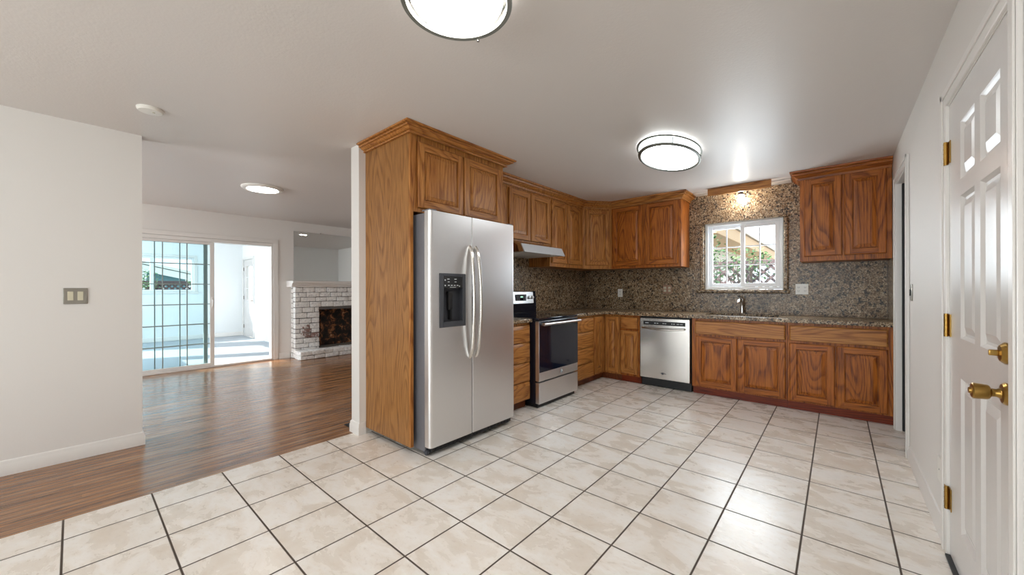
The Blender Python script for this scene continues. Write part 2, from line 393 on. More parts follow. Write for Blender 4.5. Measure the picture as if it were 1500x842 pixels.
    def build(s, name, mats, parent=None, smooth=28, org=None):
        mats = mats if isinstance(mats, (list, tuple)) else [mats]
        root = parent
        while root is not None and root.parent is not None: root = root.parent
        o0 = Vector(root['_o']) if root is not None else (Vector(org) if org is not None else Vector((0, 0, 0)))
        me = bpy.data.meshes.new(name)
        me.from_pydata([tuple(Vector(p)-o0) for p in s.v], [], s.f); 
        for mm in mats: me.materials.append(mm)
        me.polygons.foreach_set('material_index', s.m); me.update()
        if smooth:
            me.polygons.foreach_set('use_smooth', [True]*len(me.polygons)); me.set_sharp_from_angle(angle=math.radians(smooth))
            for i in s.flat: me.polygons[i].use_smooth = False
            me.update()
        o = bpy.data.objects.new(name, me); COL.objects.link(o)
        if parent is not None: o.parent = parent
        else: o.location = o0; o['_o'] = list(o0)
        return o

def tag(o, label, cat, group=None):
    o['label'] = label; o['category'] = cat
    if group: o['group'] = group
    return o
def thing(name, loc, label, cat, group=None):
    o = bpy.data.objects.new(name, None); COL.objects.link(o); o.location = loc; o['_o'] = list(loc)
    o.empty_display_size = 0.05
    return tag(o, label, cat, group)
def struct(o): o['kind'] = 'structure'; return o
def sbox(name, mat, *b, bev=0): return struct(MB().box(*b, bev=bev).build(name, mat))

def wall(name, mat, axis, c0, c1, a0, a1, z0, z1, holes=()):
    """wall slab: axis 0 = its plane is X const (runs along Y), 1 = Y const (runs along X); holes (a0,a1,z0,z1)"""
    mb = MB(); cuts = sorted({a0, a1} | {h[0] for h in holes} | {h[1] for h in holes})
    for u, v in zip(cuts[:-1], cuts[1:]):
        zs = [(z0, z1)]
        for h in holes:
            if h[0] <= u+1e-6 and h[1] >= v-1e-6:
                nz = []
                for p, q in zs:
                    if h[2] > p: nz.append((p, min(q, h[2])))
                    if h[3] < q: nz.append((max(p, h[3]), q))
                zs = nz
        for p, q in zs:
            if q-p < 1e-6: continue
            if axis == 0: mb.box(c0, c1, u, v, p, q)
            else: mb.box(u, v, c0, c1, p, q)
    return struct(mb.build(name, mat, smooth=0))

# ------------------------------------------------------------------ room shell
CZ = 2.43
XR, YB, XK, XL, XS = 0.39, 5.32, -3.03, -4.15, -7.40
sbox('floor_tile', M_TILE, -3.11, 1.5, -3.5, YB, -0.06, 0)
sbox('floor_hardwood', M_WOODFLOOR, XS-0.06, -3.11, -4.0, YB, -0.06, 0)
sbox('floor_sunroom_carpet', M_CARPET, -12.0, XS-0.06, -1.2, 2.95, -0.06, -0.004)
sbox('ceiling', M_CEIL, XS-0.12, 1.6, -4.1, YB+0.12, CZ, CZ+0.12)
sbox('ceiling_sunroom', M_SUNWALL, -12.12, XS-0.121, -1.32, 3.07, CZ, CZ+0.12)
wall('wall_back', M_WALL, 1, YB, YB+0.14, -7.52, 1.6, 0, CZ, [(-1.288, -0.470, 1.203, 2.036)])
wall('wall_right', M_WALL, 0, XR, XR+0.11, -3.5, YB, 0, CZ, [(1.768, 2.602, 0, 2.048), (3.95, 4.66, 0, 2.11)])
wall('wall_left', M_WALL, 0, XL-0.12, XL, -4.0, 0.356, 0, CZ)
wall('wall_kitchen_divider', M_WALL, 0, -3.162, XK, 1.560, YB, 0, CZ)
wall('wall_rear', M_WALL, 1, -3.62, -3.5, XL, 1.6, 0, CZ, [(-4.0, 0.2, 0.2, 2.3)])
wall('wall_living_front', M_WALL, 1, -4.12, -4.0, -7.52, XL-0.12, 0, CZ, [(-7.0, -4.6, 0.5, 2.2)])
wall('wall_living_patio', M_WALL, 0, XS-0.12, XS, -4.0, YB, 0, CZ, [(0.40, 2.263, 0, 2.01)])
wall('wall_sunroom_far', M_SUNWALL, 0, -12.12, -12.0, -1.32, 3.07, -0.06, CZ, [(-0.55, 1.945, 1.17, 1.99)])
wall('wall_sunroom_right', M_SUNWALL, 1, 2.95, 3.07, -12.0, XS-0.12, -0.06, CZ, [(-11.92, -11.08, -0.06, 1.99)])
wall('wall_sunroom_left', M_SUNWALL, 1, -1.32, -1.2, -12.0, XS-0.12, -0.06, CZ, [(-9.9, -8.25, 1.25, 1.95), (-11.6, -10.3, 1.0, 2.1)])
# closet behind the doorway
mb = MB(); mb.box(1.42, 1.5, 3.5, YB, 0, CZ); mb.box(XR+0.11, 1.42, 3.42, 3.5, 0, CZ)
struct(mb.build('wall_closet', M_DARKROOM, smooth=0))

BB = [(0, 0), (0.014, 0), (0.014, 0.066), (0.010, 0.074), (0.010, 0.086), (0.006, 0.096), (0.0, 0.100)]
def baseboard(name, path, side): return struct(MB().sweep(BB, path, side).build(name, M_TRIM))
baseboard('baseboard_left', [(XL, -3.49), (XL, 0.356), (XL-0.12, 0.356), (XL-0.12, -3.9)], -1)
baseboard('baseboard_right', [(XR, 3.875), (XR, 2.675)], -1)
baseboard('baseboard_post', [(-3.162, 2.6), (-3.162, 1.560), (XK, 1.560), (XK, 1.612)], -1)
baseboard('baseboard_patio', [(XS, 2.345), (XS, 2.515)], -1)
baseboard('baseboard_sunroom', [(-12.0, -1.1), (-12.0, 2.95), (-11.98, 2.95)], -1)

# casings (trim)
def casing_prof(w): return w
def casing_right(name, y0, y1, ztop, w=0.068, far=True, near=True, wf=None, jd=0.11):
    mb = MB(); wf = wf or w
    def strip(b):
        mb.box(*b, bev=0.004)
    if near: strip((XR-0.016, XR-0.0005, y0-w, y0, 0, ztop+w)); mb.box(XR-0.022, XR-0.016, y0-w, y0-w*0.6, 0, ztop+w, bev=0.002)
    if far: strip((XR-0.016, XR-0.0005, y1, y1+wf, 0, ztop+w)); mb.box(XR-0.022, XR-0.016, y1+wf*0.6, y1+wf, 0, ztop+w, bev=0.002)
    strip((XR-0.016, XR-0.0005, y0, y1, ztop, ztop+w)); mb.box(XR-0.022, XR-0.016, y0-w, y1+wf, ztop+w*0.6, ztop+w, bev=0.002)
    # jambs
    mb.box(XR-0.006, XR+jd, y1-0.004, y1, 0, ztop); mb.box(XR-0.006, XR+0.11, y0, y0+0.004, 0, ztop); mb.box(XR-0.006, XR+0.11, y0, y1, ztop-0.004, ztop)
    return struct(mb.build(name, M_TRIM))
casing_right('trim_1', 1.768, 2.602, 2.048)
casing_right('trim_2', 3.95, 4.60, 2.11, wf=0.060, jd=0.026)
d4 = struct(MB().box(XR+.029, XR+.088, 4.585, 4.655, 0.004, 2.106, bev=.002).build('doorway_dark_slab', M_BLACK))  # black slab added to paint in the darkness of the doorway slit

# ------------------------------------------------------------------ entry door (six panels)
door = struct(thing('door_1', (0.40, 2.6, 0), 'white six-panel door with brass hardware in the right wall', 'door'))
D0, D1, DT = 1.774, 2.596, 2.042
cols = [(1.888, 2.108), (2.180, 2.394)]
rows = [(0.20, 0.845), (1.010, 1.600), (1.668, 1.905)]
mb = MB()
xs = XR - 0.004           # front face of the leaf
def dface(y0, y1, z0, z1): mb.add([(xs, y0, z0), (xs, y1, z0), (xs, y1, z1), (xs, y0, z1)], [(0, 3, 2, 1)])
ys = [D0, cols[0][0], cols[0][1], cols[1][0], cols[1][1], D1]; zs = [0.012, rows[0][0], rows[0][1], rows[1][0], rows[1][1], rows[2][0], rows[2][1], DT]
for i in range(5):
    for j in range(7):
        if i in (1, 3) and j in (1, 3, 5): continue
        dface(ys[i], ys[i+1], zs[j], zs[j+1])
mb.add([(xs, D0, .012), (xs, D1, .012), (xs, D1, DT), (xs, D0, DT), (xs+.04, D0, .012), (xs+.04, D1, .012), (xs+.04, D1, DT), (xs+.04, D0, DT)],
       [(4, 5, 6, 7), (0, 1, 5, 4), (1, 2, 6, 5), (2, 3, 7, 6), (3, 0, 4, 7)])
mb.build('door_leaf', M_DOOR, door, smooth=0)
for c in cols:
    for r in rows:
        mb = MB(); Y0, Y1 = c; Z0, Z1 = r
        prev = (0.0, 0.0)
        seq = [(0.0, 0.0), (0.004, 0.004), (0.012, 0.011), (0.022, 0.012), (0.052, 0.002), (0.054, 0.002)]
        def rc(i, d): return [(xs+d, Y0+i, Z0+i), (xs+d, Y1-i, Z0+i), (xs+d, Y1-i, Z1-i), (xs+d, Y0+i, Z1-i)]
        for (i1, d1), (i2, d2) in zip(seq[:-1], seq[1:]):
            a, b = rc(i1, d1), rc(i2, d2); mb.add(a+b, [(k, 4+k, 4+(k+1) % 4, (k+1) % 4) for k in range(4)])
        mb.add(rc(*seq[-1]), [(0, 3, 2, 1)])
        mb.build('door_panel', M_DOOR, door, smooth=0)
for z in (1.83, 1.05, 0.265):
    h = MB().lathe([(0, -0.052), (0.0075, -0.052), (0.0075, 0.052), (0, 0.052)], (XR-0.014, 2.600, z), 2, 14)
    for k in range(-2, 3): h.torus((XR-0.014, 2.600, z+k*0.021), 0.0076, 0.0012, seg=14, rs=6)
    h.box(XR-0.0075, XR-0.0045, 2.560, 2.598, z-0.05, z+0.05).box(XR-0.0185, XR-0.0160, 2.602, 2.622, z-0.05, z+0.05)
    hh = h.build('hinge', M_BRASS, door); hh['label'] = 'brass hinge'
ky, kz = 1.830, 0.90
k = MB().lathe([(0, 0), (0.034, 0), (0.034, 0.004), (0.028, 0.010), (0.016, 0.012), (0.012, 0.020), (0.012, 0.026), (0.0, 0.026)], (xs-0.0005, ky, kz), 0, 28, sgn=-1)
kn = k.build('knob_rose', M_BRASS, door); kn['label'] = 'round brass rose'
k = MB().lathe([(0, 0.024), (0.012, 0.024), (0.013, 0.030), (0.020, 0.034), (0.0225, 0.038), (0.0245, 0.060), (0.0245, 0.066), (0.021, 0.069), (0.010, 0.070), (0.009, 0.075), (0, 0.075)], (xs-0.0005, ky, kz), 0, 28, sgn=-1)
kk = k.build('knob', M_BRASS, kn)
k = MB().lathe([(0, 0), (0.033, 0), (0.033, 0.004), (0.024, 0.014), (0.010, 0.016), (0, 0.016)], (xs-0.0005, ky, 1.022), 0, 28, sgn=-1)
db = k.build('deadbolt', M_BRASS, door); db['label'] = 'brass deadbolt'
MB().box(xs-0.036, xs-0.0155, ky-0.004, ky+0.004, 1.013, 1.031, bev=0.003).build('thumb_turn', M_BRASS, db)
sbox('trim_3', M_BLACK, XR-0.02, XR+0.09, 1.775, 2.595, 0.0005, 0.010)

# wall plates on the right wall and left wall
def plate_x(name, x, sx, y0, y1, z0, z1, mat, t=0.006):
    return MB().box(x, x+sx*t, y0, y1, z0, z1, bev=0.003)
p = thing('wall_plate', (XR, 2.82, 0.31), 'small white wall plate low on the right wall above the baseboard', 'wall plate')
plate_x('cover', XR-0.0005, -1, 2.775, 2.862, 0.255, 0.375, M_WHITEPL).build('cover', M_WHITEPL, p)
MB().lathe([(0, 0), (0.004, 0), (0.003, 0.002), (0, 0.002)], (XR-0.0065, 2.818, 0.315), 0, 10, sgn=-1).build('screw', M_NICKEL, p)
p = thing('light_switch', (XR, 3.76, 1.19), 'narrow steel switch plate beside the doorway on the right wall', 'switch')
plate_x('', XR-0.0005, -1, 3.735, 3.800, 1.13, 1.245, M_NICKEL).build('cover', M_NICKEL, p)
MB().box(XR-0.013, XR-0.0065, 3.758, 3.777, 1.165, 1.21, bev=0.002).build('rocker', M_BLACK, p)
p = thing('light_switch', (XL, 0.01, 1.175), 'steel double switch plate with two cream rockers on the left white wall', 'switch')
plate_x('', XL+0.0005, 1, -0.046, 0.070, 1.117, 1.231, M_NICKEL, 0.007).build('cover', M_NICKEL, p)
for y in (-0.022, 0.025):
    MB().box(XL+0.0075, XL+0.0105, y-0.004, y+0.024, 1.143, 1.207, m=0, bev=0.002).build('rocker', M_CREAM, p)

# ------------------------------------------------------------------ cabinet doors and drawers
class Face:
    """a cabinet face: origin P, horizontal direction U, outward normal N (all XY)"""
    def __init__(s, P, U, N): s.P = Vector((*P, 0)); s.U = Vector((*U, 0)).normalized(); s.N = Vector((*N, 0)).normalized()
    def at(s, u, z, n): p = s.P + s.U*u + s.N*n; return (p.x, p.y, z)
def ringf(mb, F, r1, n1, r2, n2, mv, mh):
    a = [F.at(r1[0], r1[2], n1), F.at(r1[1], r1[2], n1), F.at(r1[1], r1[3], n1), F.at(r1[0], r1[3], n1)]
    b = [F.at(r2[0], r2[2], n2), F.at(r2[1], r2[2], n2), F.at(r2[1], r2[3], n2), F.at(r2[0], r2[3], n2)]
    for k in range(4): mb.add([a[k], a[(k+1) % 4], b[(k+1) % 4], b[k]], [(0, 1, 2, 3)], mh if k in (0, 2) else mv)
def fixn(mb):
    bm = bmesh.new(); vv = [bm.verts.new(p) for p in mb.v]
    for q, m in zip(mb.f, mb.m):
        f = bm.faces.new([vv[i] for i in q]); f.material_index = m
    bmesh.ops.remove_doubles(bm, verts=bm.verts, dist=1e-5); bmesh.ops.recalc_face_normals(bm, faces=bm.faces)
    r = MB(); bm.verts.index_update(); r.v = [v.co[:] for v in bm.verts]; r.f = [tuple(v.index for v in f.verts) for f in bm.faces]; r.m = [f.material_index for f in bm.faces]; bm.free(); return r
def panel_door(parent, F, u0, u1, z0, z1, mv, mh, st=0.055, T=0.020, n0=0.001):
    mb = MB(); ins = lambda d: (u0+d, u1-d, z0+d, z1-d)
    st = min(st, (u1-u0)*0.27)
    ringf(mb, F, ins(0), n0, ins(0), n0+T-0.006, 0, 1); ringf(mb, F, ins(0), n0+T-0.006, ins(0.007), n0+T, 0, 1)
    a, b = ins(0.007), ins(st)
    mb.add([F.at(a[0], a[2], n0+T), F.at(b[0], a[2], n0+T), F.at(b[0], a[3], n0+T), F.at(a[0], a[3], n0+T)], [(0, 1, 2, 3)], 0)
    mb.add([F.at(b[1], a[2], n0+T), F.at(a[1], a[2], n0+T), F.at(a[1], a[3], n0+T), F.at(b[1], a[3], n0+T)], [(0, 1, 2, 3)], 0)
    for q0, q1 in ((a[2], b[2]), (b[3], a[3])):
        mb.add([F.at(b[0], q0, n0+T), F.at(b[1], q0, n0+T), F.at(b[1], q1, n0+T), F.at(b[0], q1, n0+T)], [(0, 1, 2, 3)], 1)
    ringf(mb, F, ins(st), n0+T, ins(st+0.005), n0+T-0.003, 0, 1); ringf(mb, F, ins(st+0.005), n0+T-0.003, ins(st+0.007), n0+T-0.016, 0, 1)
    w = mb.v
    d = mb.build('door', [mv, mh], parent, smooth=0)
    mb = MB(); g = st+0.010
    ringf(mb, F, ins(g-.003), n0+T-0.016, ins(g+0.002), n0+T-0.016, 0, 0); ringf(mb, F, ins(g+0.002), n0+T-0.016, ins(g+0.004), n0+T-0.009, 0, 0); ringf(mb, F, ins(g+0.004), n0+T-0.009, ins(g+0.030), n0+T-0.003, 0, 0)
    ringf(mb, F, ins(g+0.030), n0+T-0.003, ins(g+0.032), n0+T-0.001, 0, 0)
    a = ins(g+0.032); mb.add([F.at(a[0], a[2], n0+T-0.001), F.at(a[1], a[2], n0+T-0.001), F.at(a[1], a[3], n0+T-0.001), F.at(a[0], a[3], n0+T-0.001)], [(0, 1, 2, 3)])
    mb.build('raised_panel', mv, d, smooth=0)
    return d
def drawer(parent, F, u0, u1, z0, z1, mh, T=0.027, n0=0.001, pull=True, name='drawer'):
    mb = MB(); ins = lambda d, e=None: (u0+d, u1-d, z0+(d if e is None else e), z1-d)
    lip = 0.022 if pull else 0.006
    ringf(mb, F, (u0, u1, z0+0.004, z1), n0, (u0, u1, z0+0.006, z1), n0+T-0.010, 0, 0)
    ringf(mb, F, (u0, u1, z0+0.006, z1), n0+T-0.010, (u0+0.004, u1-0.004, z0, z1-lip*0.8), n0+T-0.004, 0, 0)
    ringf(mb, F, (u0+0.004, u1-0.004, z0, z1-lip*0.8), n0+T-0.004, (u0+0.012, u1-0.012, z0+lip, z1-lip*1.5), n0+T, 0, 0)
    a = (u0+0.012, u1-0.012, z0+lip, z1-lip*1.5)
    mb.add([F.at(a[0], a[2], n0+T), F.at(a[1], a[2], n0+T), F.at(a[1], a[3], n0+T), F.at(a[0], a[3], n0+T)], [(0, 1, 2, 3)])
    return mb.build(name, mh, parent, smooth=0)

FL_UP = lambda x: Face((x, 0), (0, 1), (1, 0))      # faces +X ; u = Y
FB = lambda y: Face((0, y), (1, 0), (0, -1))        # faces -Y ; u = X

# ---- uppers
UX, UY = -2.69, 4.96          # face-frame planes of the wall cabinets
def upper(name, x0, x1, y0, y1, z0, z1, label, mats):
    t = thing(name, ((x0+x1)/2, (y0+y1)/2, z0), label, 'cabinet', 'oak wall cabinets')
    MB().box(x0, x1, y0, y1, z0, z1, bev=0.002, seg=1).build('body', mats, t); return t
G = 0.001
c = upper('wall_cabinet', XK+.002, UX, 2.662, 3.036, 1.60, 2.425, 'narrow oak wall cabinet just past the refrigerator enclosure', OAK_Z)
panel_door(c, FL_UP(UX), 2.690, 3.014, 1.64, 2.315, OAK_Z, OAK_Y)
c = upper('wall_cabinet', XK+.002, UX, 3.038, 3.842, 1.742, 2.425, 'short two-door oak wall cabinet above the range hood', OAK_Z)
panel_door(c, FL_UP(UX), 3.062, 3.438, 1.765, 2.315, OAK_Z, OAK_Y); panel_door(c, FL_UP(UX), 3.452, 3.826, 1.765, 2.315, OAK_Z, OAK_Y)
c = upper('wall_cabinet', XK+.002, UX, 3.844, 4.638, 1.495, 2.425, 'tall two-door oak wall cabinet between range hood and corner cabinet', OAK_Z)
panel_door(c, FL_UP(UX), 3.872, 4.210, 1.540, 2.315, OAK_Z, OAK_Y); panel_door(c, FL_UP(UX), 4.226, 4.590, 1.540, 2.315, OAK_Z, OAK_Y)
# diagonal corner
A, B = Vector((UX, 4.640)), Vector((-2.415, UY))
c = thing('corner_wall_cabinet', (-2.8, 5.1, 1.495), 'diagonal single-door oak wall cabinet in the kitchen corner', 'cabinet', 'oak wall cabinets')
MB().prism([(XK+.0135, 4.640), tuple(A), tuple(B), (-2.415, YB-.0135), (XK+.0135, YB-.0135)], 2, 1.495, 2.425).build('body', OAK_Z, c, smooth=0)
du = (B-A).normalized(); L = (B-A).length
Fd = Face(tuple(A), tuple(du), (du.y, -du.x))
panel_door(c, Fd, 0.040, L-0.035, 1.545, 2.315, OAK_Z, OAK_X, st=0.05)
c = upper('wall_cabinet', -2.413, -1.478, UY, YB-.0135, 1.495, 2.425, 'two-door oak wall cabinet left of the kitchen window', OAKR_Z)
panel_door(c, FB(UY), -2.388, -1.962, 1.530, 2.335, OAKR_Z, OAKR_X); panel_door(c, FB(UY), -1.932, -1.512, 1.530, 2.335, OAKR_Z, OAKR_X)
CROWN = [(0.0, 2.338), (0.018, 2.338), (0.020, 2.348), (0.012, 2.352), (0.014, 2.360), (0.024, 2.364), (0.036, 2.372), (0.044, 2.384), (0.060, 2.388), (0.062, 2.396), (0.054, 2.400), (0.058, 2.408), (0.078, 2.412), (0.080, 2.4285), (0.0, 2.4285)]
o = MB().sweep([(a+0.001, z) for a, z in CROWN], [(UX, 2.664), (UX, 4.640), (-2.415, UY), (-1.478, UY), (-1.478, YB-0.0135)], -1).build('crown_molding', OAK_X, org=(-2.4, 4.9, 2.34))
tag(o, 'long oak crown molding along the ceiling above the corner wall cabinets', 'molding')
c = upper('wall_cabinet', -0.297, 0.386, UY, YB-.0135, 1.495, 2.425, 'two-door oak wall cabinet right of the kitchen window', OAKR_Z)
panel_door(c, FB(UY), -0.258, 0.036, 1.545, 2.340, OAKR_Z, OAKR_X); panel_door(c, FB(UY), 0.054, 0.348, 1.545, 2.340, OAKR_Z, OAKR_X)
MB().sweep([(a+0.001, z) for a, z in CROWN], [(-0.297, YB-0.0135), (-0.297, UY), (0.387, UY)], -1).build('crown_molding', OAKR_X, c)

# ---- tall refrigerator enclosure
c = thing('refrigerator_enclosure', (-2.7, 2.1, 0), 'tall oak enclosure with side panel and two short doors over the refrigerator', 'cabinet')
FX = -2.398
MB().box(XK+.002, FX, 1.618, 1.640, 0.050, 2.425, bev=0.001).build('side_panel', OAK_PANEL, c)
MB().box(XK+.002, FX, 1.641, 2.656, 1.800, 2.425).build('body', OAK_Z, c)
MB().box(FX+0.0005, FX+0.020, 1.618, 1.644, 0.050, 2.425, bev=0.002).build('face_stile', OAK_Z, c)
panel_door(c, FL_UP(FX), 1.690, 2.142, 1.832, 2.330, OAK_Z, OAK_Y); panel_door(c, FL_UP(FX), 2.158, 2.615, 1.832, 2.330, OAK_Z, OAK_Y)
MB().sweep([(a+0.001, 2.4285-(2.4285-z)*0.68) for a, z in CROWN], [(XK+.003, 1.618), (FX+0.021, 1.618), (FX+0.021, 2.656), (UX+0.09, 2.656)], -1).build('crown_molding', OAK_Y, c)

# ---- base cabinets
BX, BY = -2.402, 4.700
CT = 0.873
def base_body(t, x0, x1, y0, y1, m): MB().box(x0, x1, y0, y1, 0.088, CT, bev=0.0015, seg=1).build('body', m, t)
def base(name, cx, cy, label): return thing(name, (cx, cy, 0), label, 'cabinet', 'oak base cabinets')
c = base('drawer_cabinet', -2.7, 2.86, 'oak four-drawer base cabinet between refrigerator and stove')
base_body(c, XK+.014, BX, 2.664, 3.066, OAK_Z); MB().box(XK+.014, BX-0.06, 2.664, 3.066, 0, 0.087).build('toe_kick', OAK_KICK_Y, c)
ZS = [(0.104, 0.276), (0.287, 0.470), (0.481, 0.672), (0.683, 0.846)]
for z0, z1 in ZS: drawer(c, FL_UP(BX), 2.69, 3.042, z0, z1, OAK_Y)
c = base('drawer_cabinet', -2.7, 4.1, 'oak four-drawer base cabinet on the corner side of the stove')
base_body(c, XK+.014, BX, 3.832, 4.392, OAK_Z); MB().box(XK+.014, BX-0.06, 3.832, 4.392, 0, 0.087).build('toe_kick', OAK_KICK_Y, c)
for z0, z1 in ZS: drawer(c, FL_UP(BX), 3.860, 4.372, z0, z1, OAK_Y)
c = base('corner_base_cabinet', -2.7, 5.0, 'oak corner base cabinet with two doors meeting in the inside corner')
MB().prism([(XK+.014, 4.394), (BX, 4.394), (BX, BY), (-2.170, BY), (-2.170, YB-.014), (XK+.014, YB-.014)], 2, 0.088, CT).build('body', OAK_Z, c, smooth=0)
MB().prism([(XK+.014, 4.394), (BX-.06, 4.394), (BX-.06, BY+.05), (-2.170, BY+.05), (-2.170, YB-.014), (XK+.014, YB-.014)], 2, 0, 0.087).build('toe_kick', OAK_KICK_Y, c, smooth=0)
panel_door(c, FL_UP(BX), 4.408, 4.660, 0.105, 0.850, OAK_Z, OAK_Y, st=0.075); panel_door(c, FB(BY), -2.376, -2.182, 0.110, 0.850, OAK_Z, OAK_X, st=0.05)
c = base('base_cabinet', -2.03, 5.0, 'narrow oak base cabinet with one drawer left of the dishwasher')
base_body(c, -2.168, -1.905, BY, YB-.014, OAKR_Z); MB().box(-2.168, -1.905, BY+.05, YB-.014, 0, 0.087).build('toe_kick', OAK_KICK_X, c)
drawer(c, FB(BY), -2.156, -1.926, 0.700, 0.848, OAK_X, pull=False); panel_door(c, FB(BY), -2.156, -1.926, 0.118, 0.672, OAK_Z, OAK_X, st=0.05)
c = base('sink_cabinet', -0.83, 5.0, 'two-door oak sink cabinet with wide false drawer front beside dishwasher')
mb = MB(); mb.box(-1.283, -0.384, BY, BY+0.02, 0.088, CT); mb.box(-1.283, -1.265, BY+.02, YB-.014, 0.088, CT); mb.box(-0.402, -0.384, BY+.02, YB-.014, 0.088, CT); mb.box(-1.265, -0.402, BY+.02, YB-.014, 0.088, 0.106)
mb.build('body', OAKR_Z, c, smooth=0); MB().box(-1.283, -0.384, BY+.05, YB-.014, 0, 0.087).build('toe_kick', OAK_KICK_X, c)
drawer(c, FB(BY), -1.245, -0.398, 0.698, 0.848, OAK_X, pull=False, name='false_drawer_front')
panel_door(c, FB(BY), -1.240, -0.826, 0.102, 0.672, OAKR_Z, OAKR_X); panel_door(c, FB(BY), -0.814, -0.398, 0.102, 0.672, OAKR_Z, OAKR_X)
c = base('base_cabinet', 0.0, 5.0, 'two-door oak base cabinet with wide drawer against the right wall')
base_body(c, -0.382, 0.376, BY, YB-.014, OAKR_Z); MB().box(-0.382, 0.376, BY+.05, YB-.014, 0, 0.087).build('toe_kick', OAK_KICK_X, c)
drawer(c, FB(BY), -0.365, 0.338, 0.698, 0.848, OAK_X, pull=False)
panel_door(c, FB(BY), -0.365, -0.020, 0.102, 0.672, OAKR_Z, OAKR_X); panel_door(c, FB(BY), -0.008, 0.338, 0.102, 0.672, OAKR_Z, OAKR_X)

# ---- granite: counters, splashes, window surround
o = MB().box(XK+.014, -2.362, 2.664, 3.068, 0.875, 0.915, bev=0.010).build('countertop', M_GRANITE, org=(-2.7, 2.9, 0.875))
tag(o, 'short brown granite countertop piece between refrigerator and stove', 'countertop', 'granite countertops')
SX0, SX1, SY0, SY1 = -1.18, -0.48, 4.79, 5.20       # sink cut-out
mb = MB()
mb.box(XK+.014, -2.362, 3.828, 4.655, 0.875, 0.915, bev=0.010)
mb.box(XK+.014, SX0, 4.655-.02, YB-.013, 0.875, 0.915, bev=0.006) if False else None
mb.box(XK+.014, SX0, 4.655, YB-.014, 0.875, 0.915, bev=0.004); mb.box(SX1, 0.384, 4.655, YB-.014, 0.875, 0.915, bev=0.004)
mb.box(SX0-.004, SX1+.004, 4.655, SY0, 0.875, 0.915, bev=0.004); mb.box(SX0-.004, SX1+.004, SY1, YB-.014, 0.875, 0.915, bev=0.004)
o = mb.build('countertop', M_GRANITE, org=(-1.2, 4.9, 0.875))
tag(o, 'long L-shaped brown granite countertop with the sink, under the window', 'countertop', 'granite countertops')
mb = MB()
def slab_y(x0, x1, z0, z1): mb.box(x0, x1, YB-.012, YB-.0005, z0, z1)
slab_y(XK+.013, -1.478, 0.9155, 1.493); slab_y(-1.478, -1.290, 0.9155, 2.425); slab_y(-1.290, -0.468, 0.9155, 1.201); slab_y(-1.290, -0.468, 2.038, 2.425); slab_y(-0.468, -0.297, 0.9155, 2.425); slab_y(-0.297, 0.377, 0.9155, 1.493)
o = mb.build('backsplash', M_GRANITE, smooth=0, org=(-1.3, YB, 0.916)); tag(o, 'mottled brown granite backsplash slab around the kitchen window', 'backsplash', 'granite backsplashes')
mb = MB().box(XK+.0005, XK+.012, 2.664, YB-.013, 0.9155, 1.493).box(XK+.0005, XK+.012, 3.04, 3.842, 1.494, 1.739)
o = mb.build('backsplash', M_GRANITE, smooth=0, org=(XK, 4, 0.916)); tag(o, 'brown granite backsplash behind the stove, under the range hood', 'backsplash', 'granite backsplashes')
o = MB().box(0.378, XR-.0005, 4.70, YB-.013, 0.9155, 1.493).build('backsplash', M_GRANITE, smooth=0, org=(XR, 5, 0.916)); tag(o, 'short brown granite return on the right wall at the end of counter', 'backsplash', 'granite backsplashes')
# window surround of granite
t = struct(thing('trim_4', (-0.88, YB-.02, 1.15), 'brown granite sill and mouldings around the kitchen window', 'trim'))
def rounded_bar(axis, a, b, c0, c1, r):
    pts = []
    return pts
MB().box(-1.385, -0.405, YB-.070, YB-.0125, 1.158, 1.202, bev=0.018, seg=4).build('sill', M_GRANITE, t)
MB().box(-1.392, -0.395, YB-.050, YB-.0125, 2.036, 2.066, bev=0.010, seg=3).build('head_moulding', M_GRANITE, t)
MB().box(-0.462, -0.418, YB-.046, YB-.0125, 1.203, 2.035, bev=0.018, seg=4).build('side_moulding', M_GRANITE, t)
MB().box(-1.345, -1.300, YB-.046, YB-.0125, 1.203, 2.035, bev=0.018, seg=4).build('side_moulding', M_GRANITE, t)

# ---- kitchen window (white vinyl slider)
w = struct(thing('window_1', (-0.88, YB+.05, 1.2), 'white vinyl sliding window over the sink', 'window'))
wy0, wy1 = YB+0.012, YB+0.09
def frame4(x0, x1, z0, z1, y0, y1, t, bev=0.004, tb=None):
    tb = tb or t
    return MB().box(x0, x0+t, y0, y1, z0, z1, bev=bev).box(x1-t, x1, y0, y1, z0, z1, bev=bev).box(x0+t, x1-t, y0, y1, z1-t, z1, bev=bev).box(x0+t, x1-t, y0, y1, z0, z0+tb, bev=bev)
frame4(-1.284, -0.474, 1.207, 2.032, wy0, wy1, 0.028).build('window_frame', M_VINYL, w)
for (x0, x1, yy, t_) in ((-1.254, -0.862, YB+.050, 0.040), (-0.900, -0.504, YB+.022, 0.046)):
    s_ = frame4(x0, x1, 1.237, 2.002, yy, yy+0.026, t_).build('sash', M_VINYL, w)
    gx0, gx1, gz0, gz1 = x0+t_, x1-t_, 1.237+t_, 2.002-t_
    mb = MB().box((gx0+gx1)/2-.007, (gx0+gx1)/2+.007, yy+.010, yy+.018, gz0, gz1)
    for q in (1, 2):
        z = gz0+(gz1-gz0)*q/3; mb.box(gx0, gx1, yy+.0105, yy+.0175, z-.007, z+.007)
    mb.build('muntins', M_VINYL, s_)
    MB().box(gx0, gx1, yy+.0125, yy+.0155, gz0, gz1).build('pane', M_GLASS, s_, smooth=0)

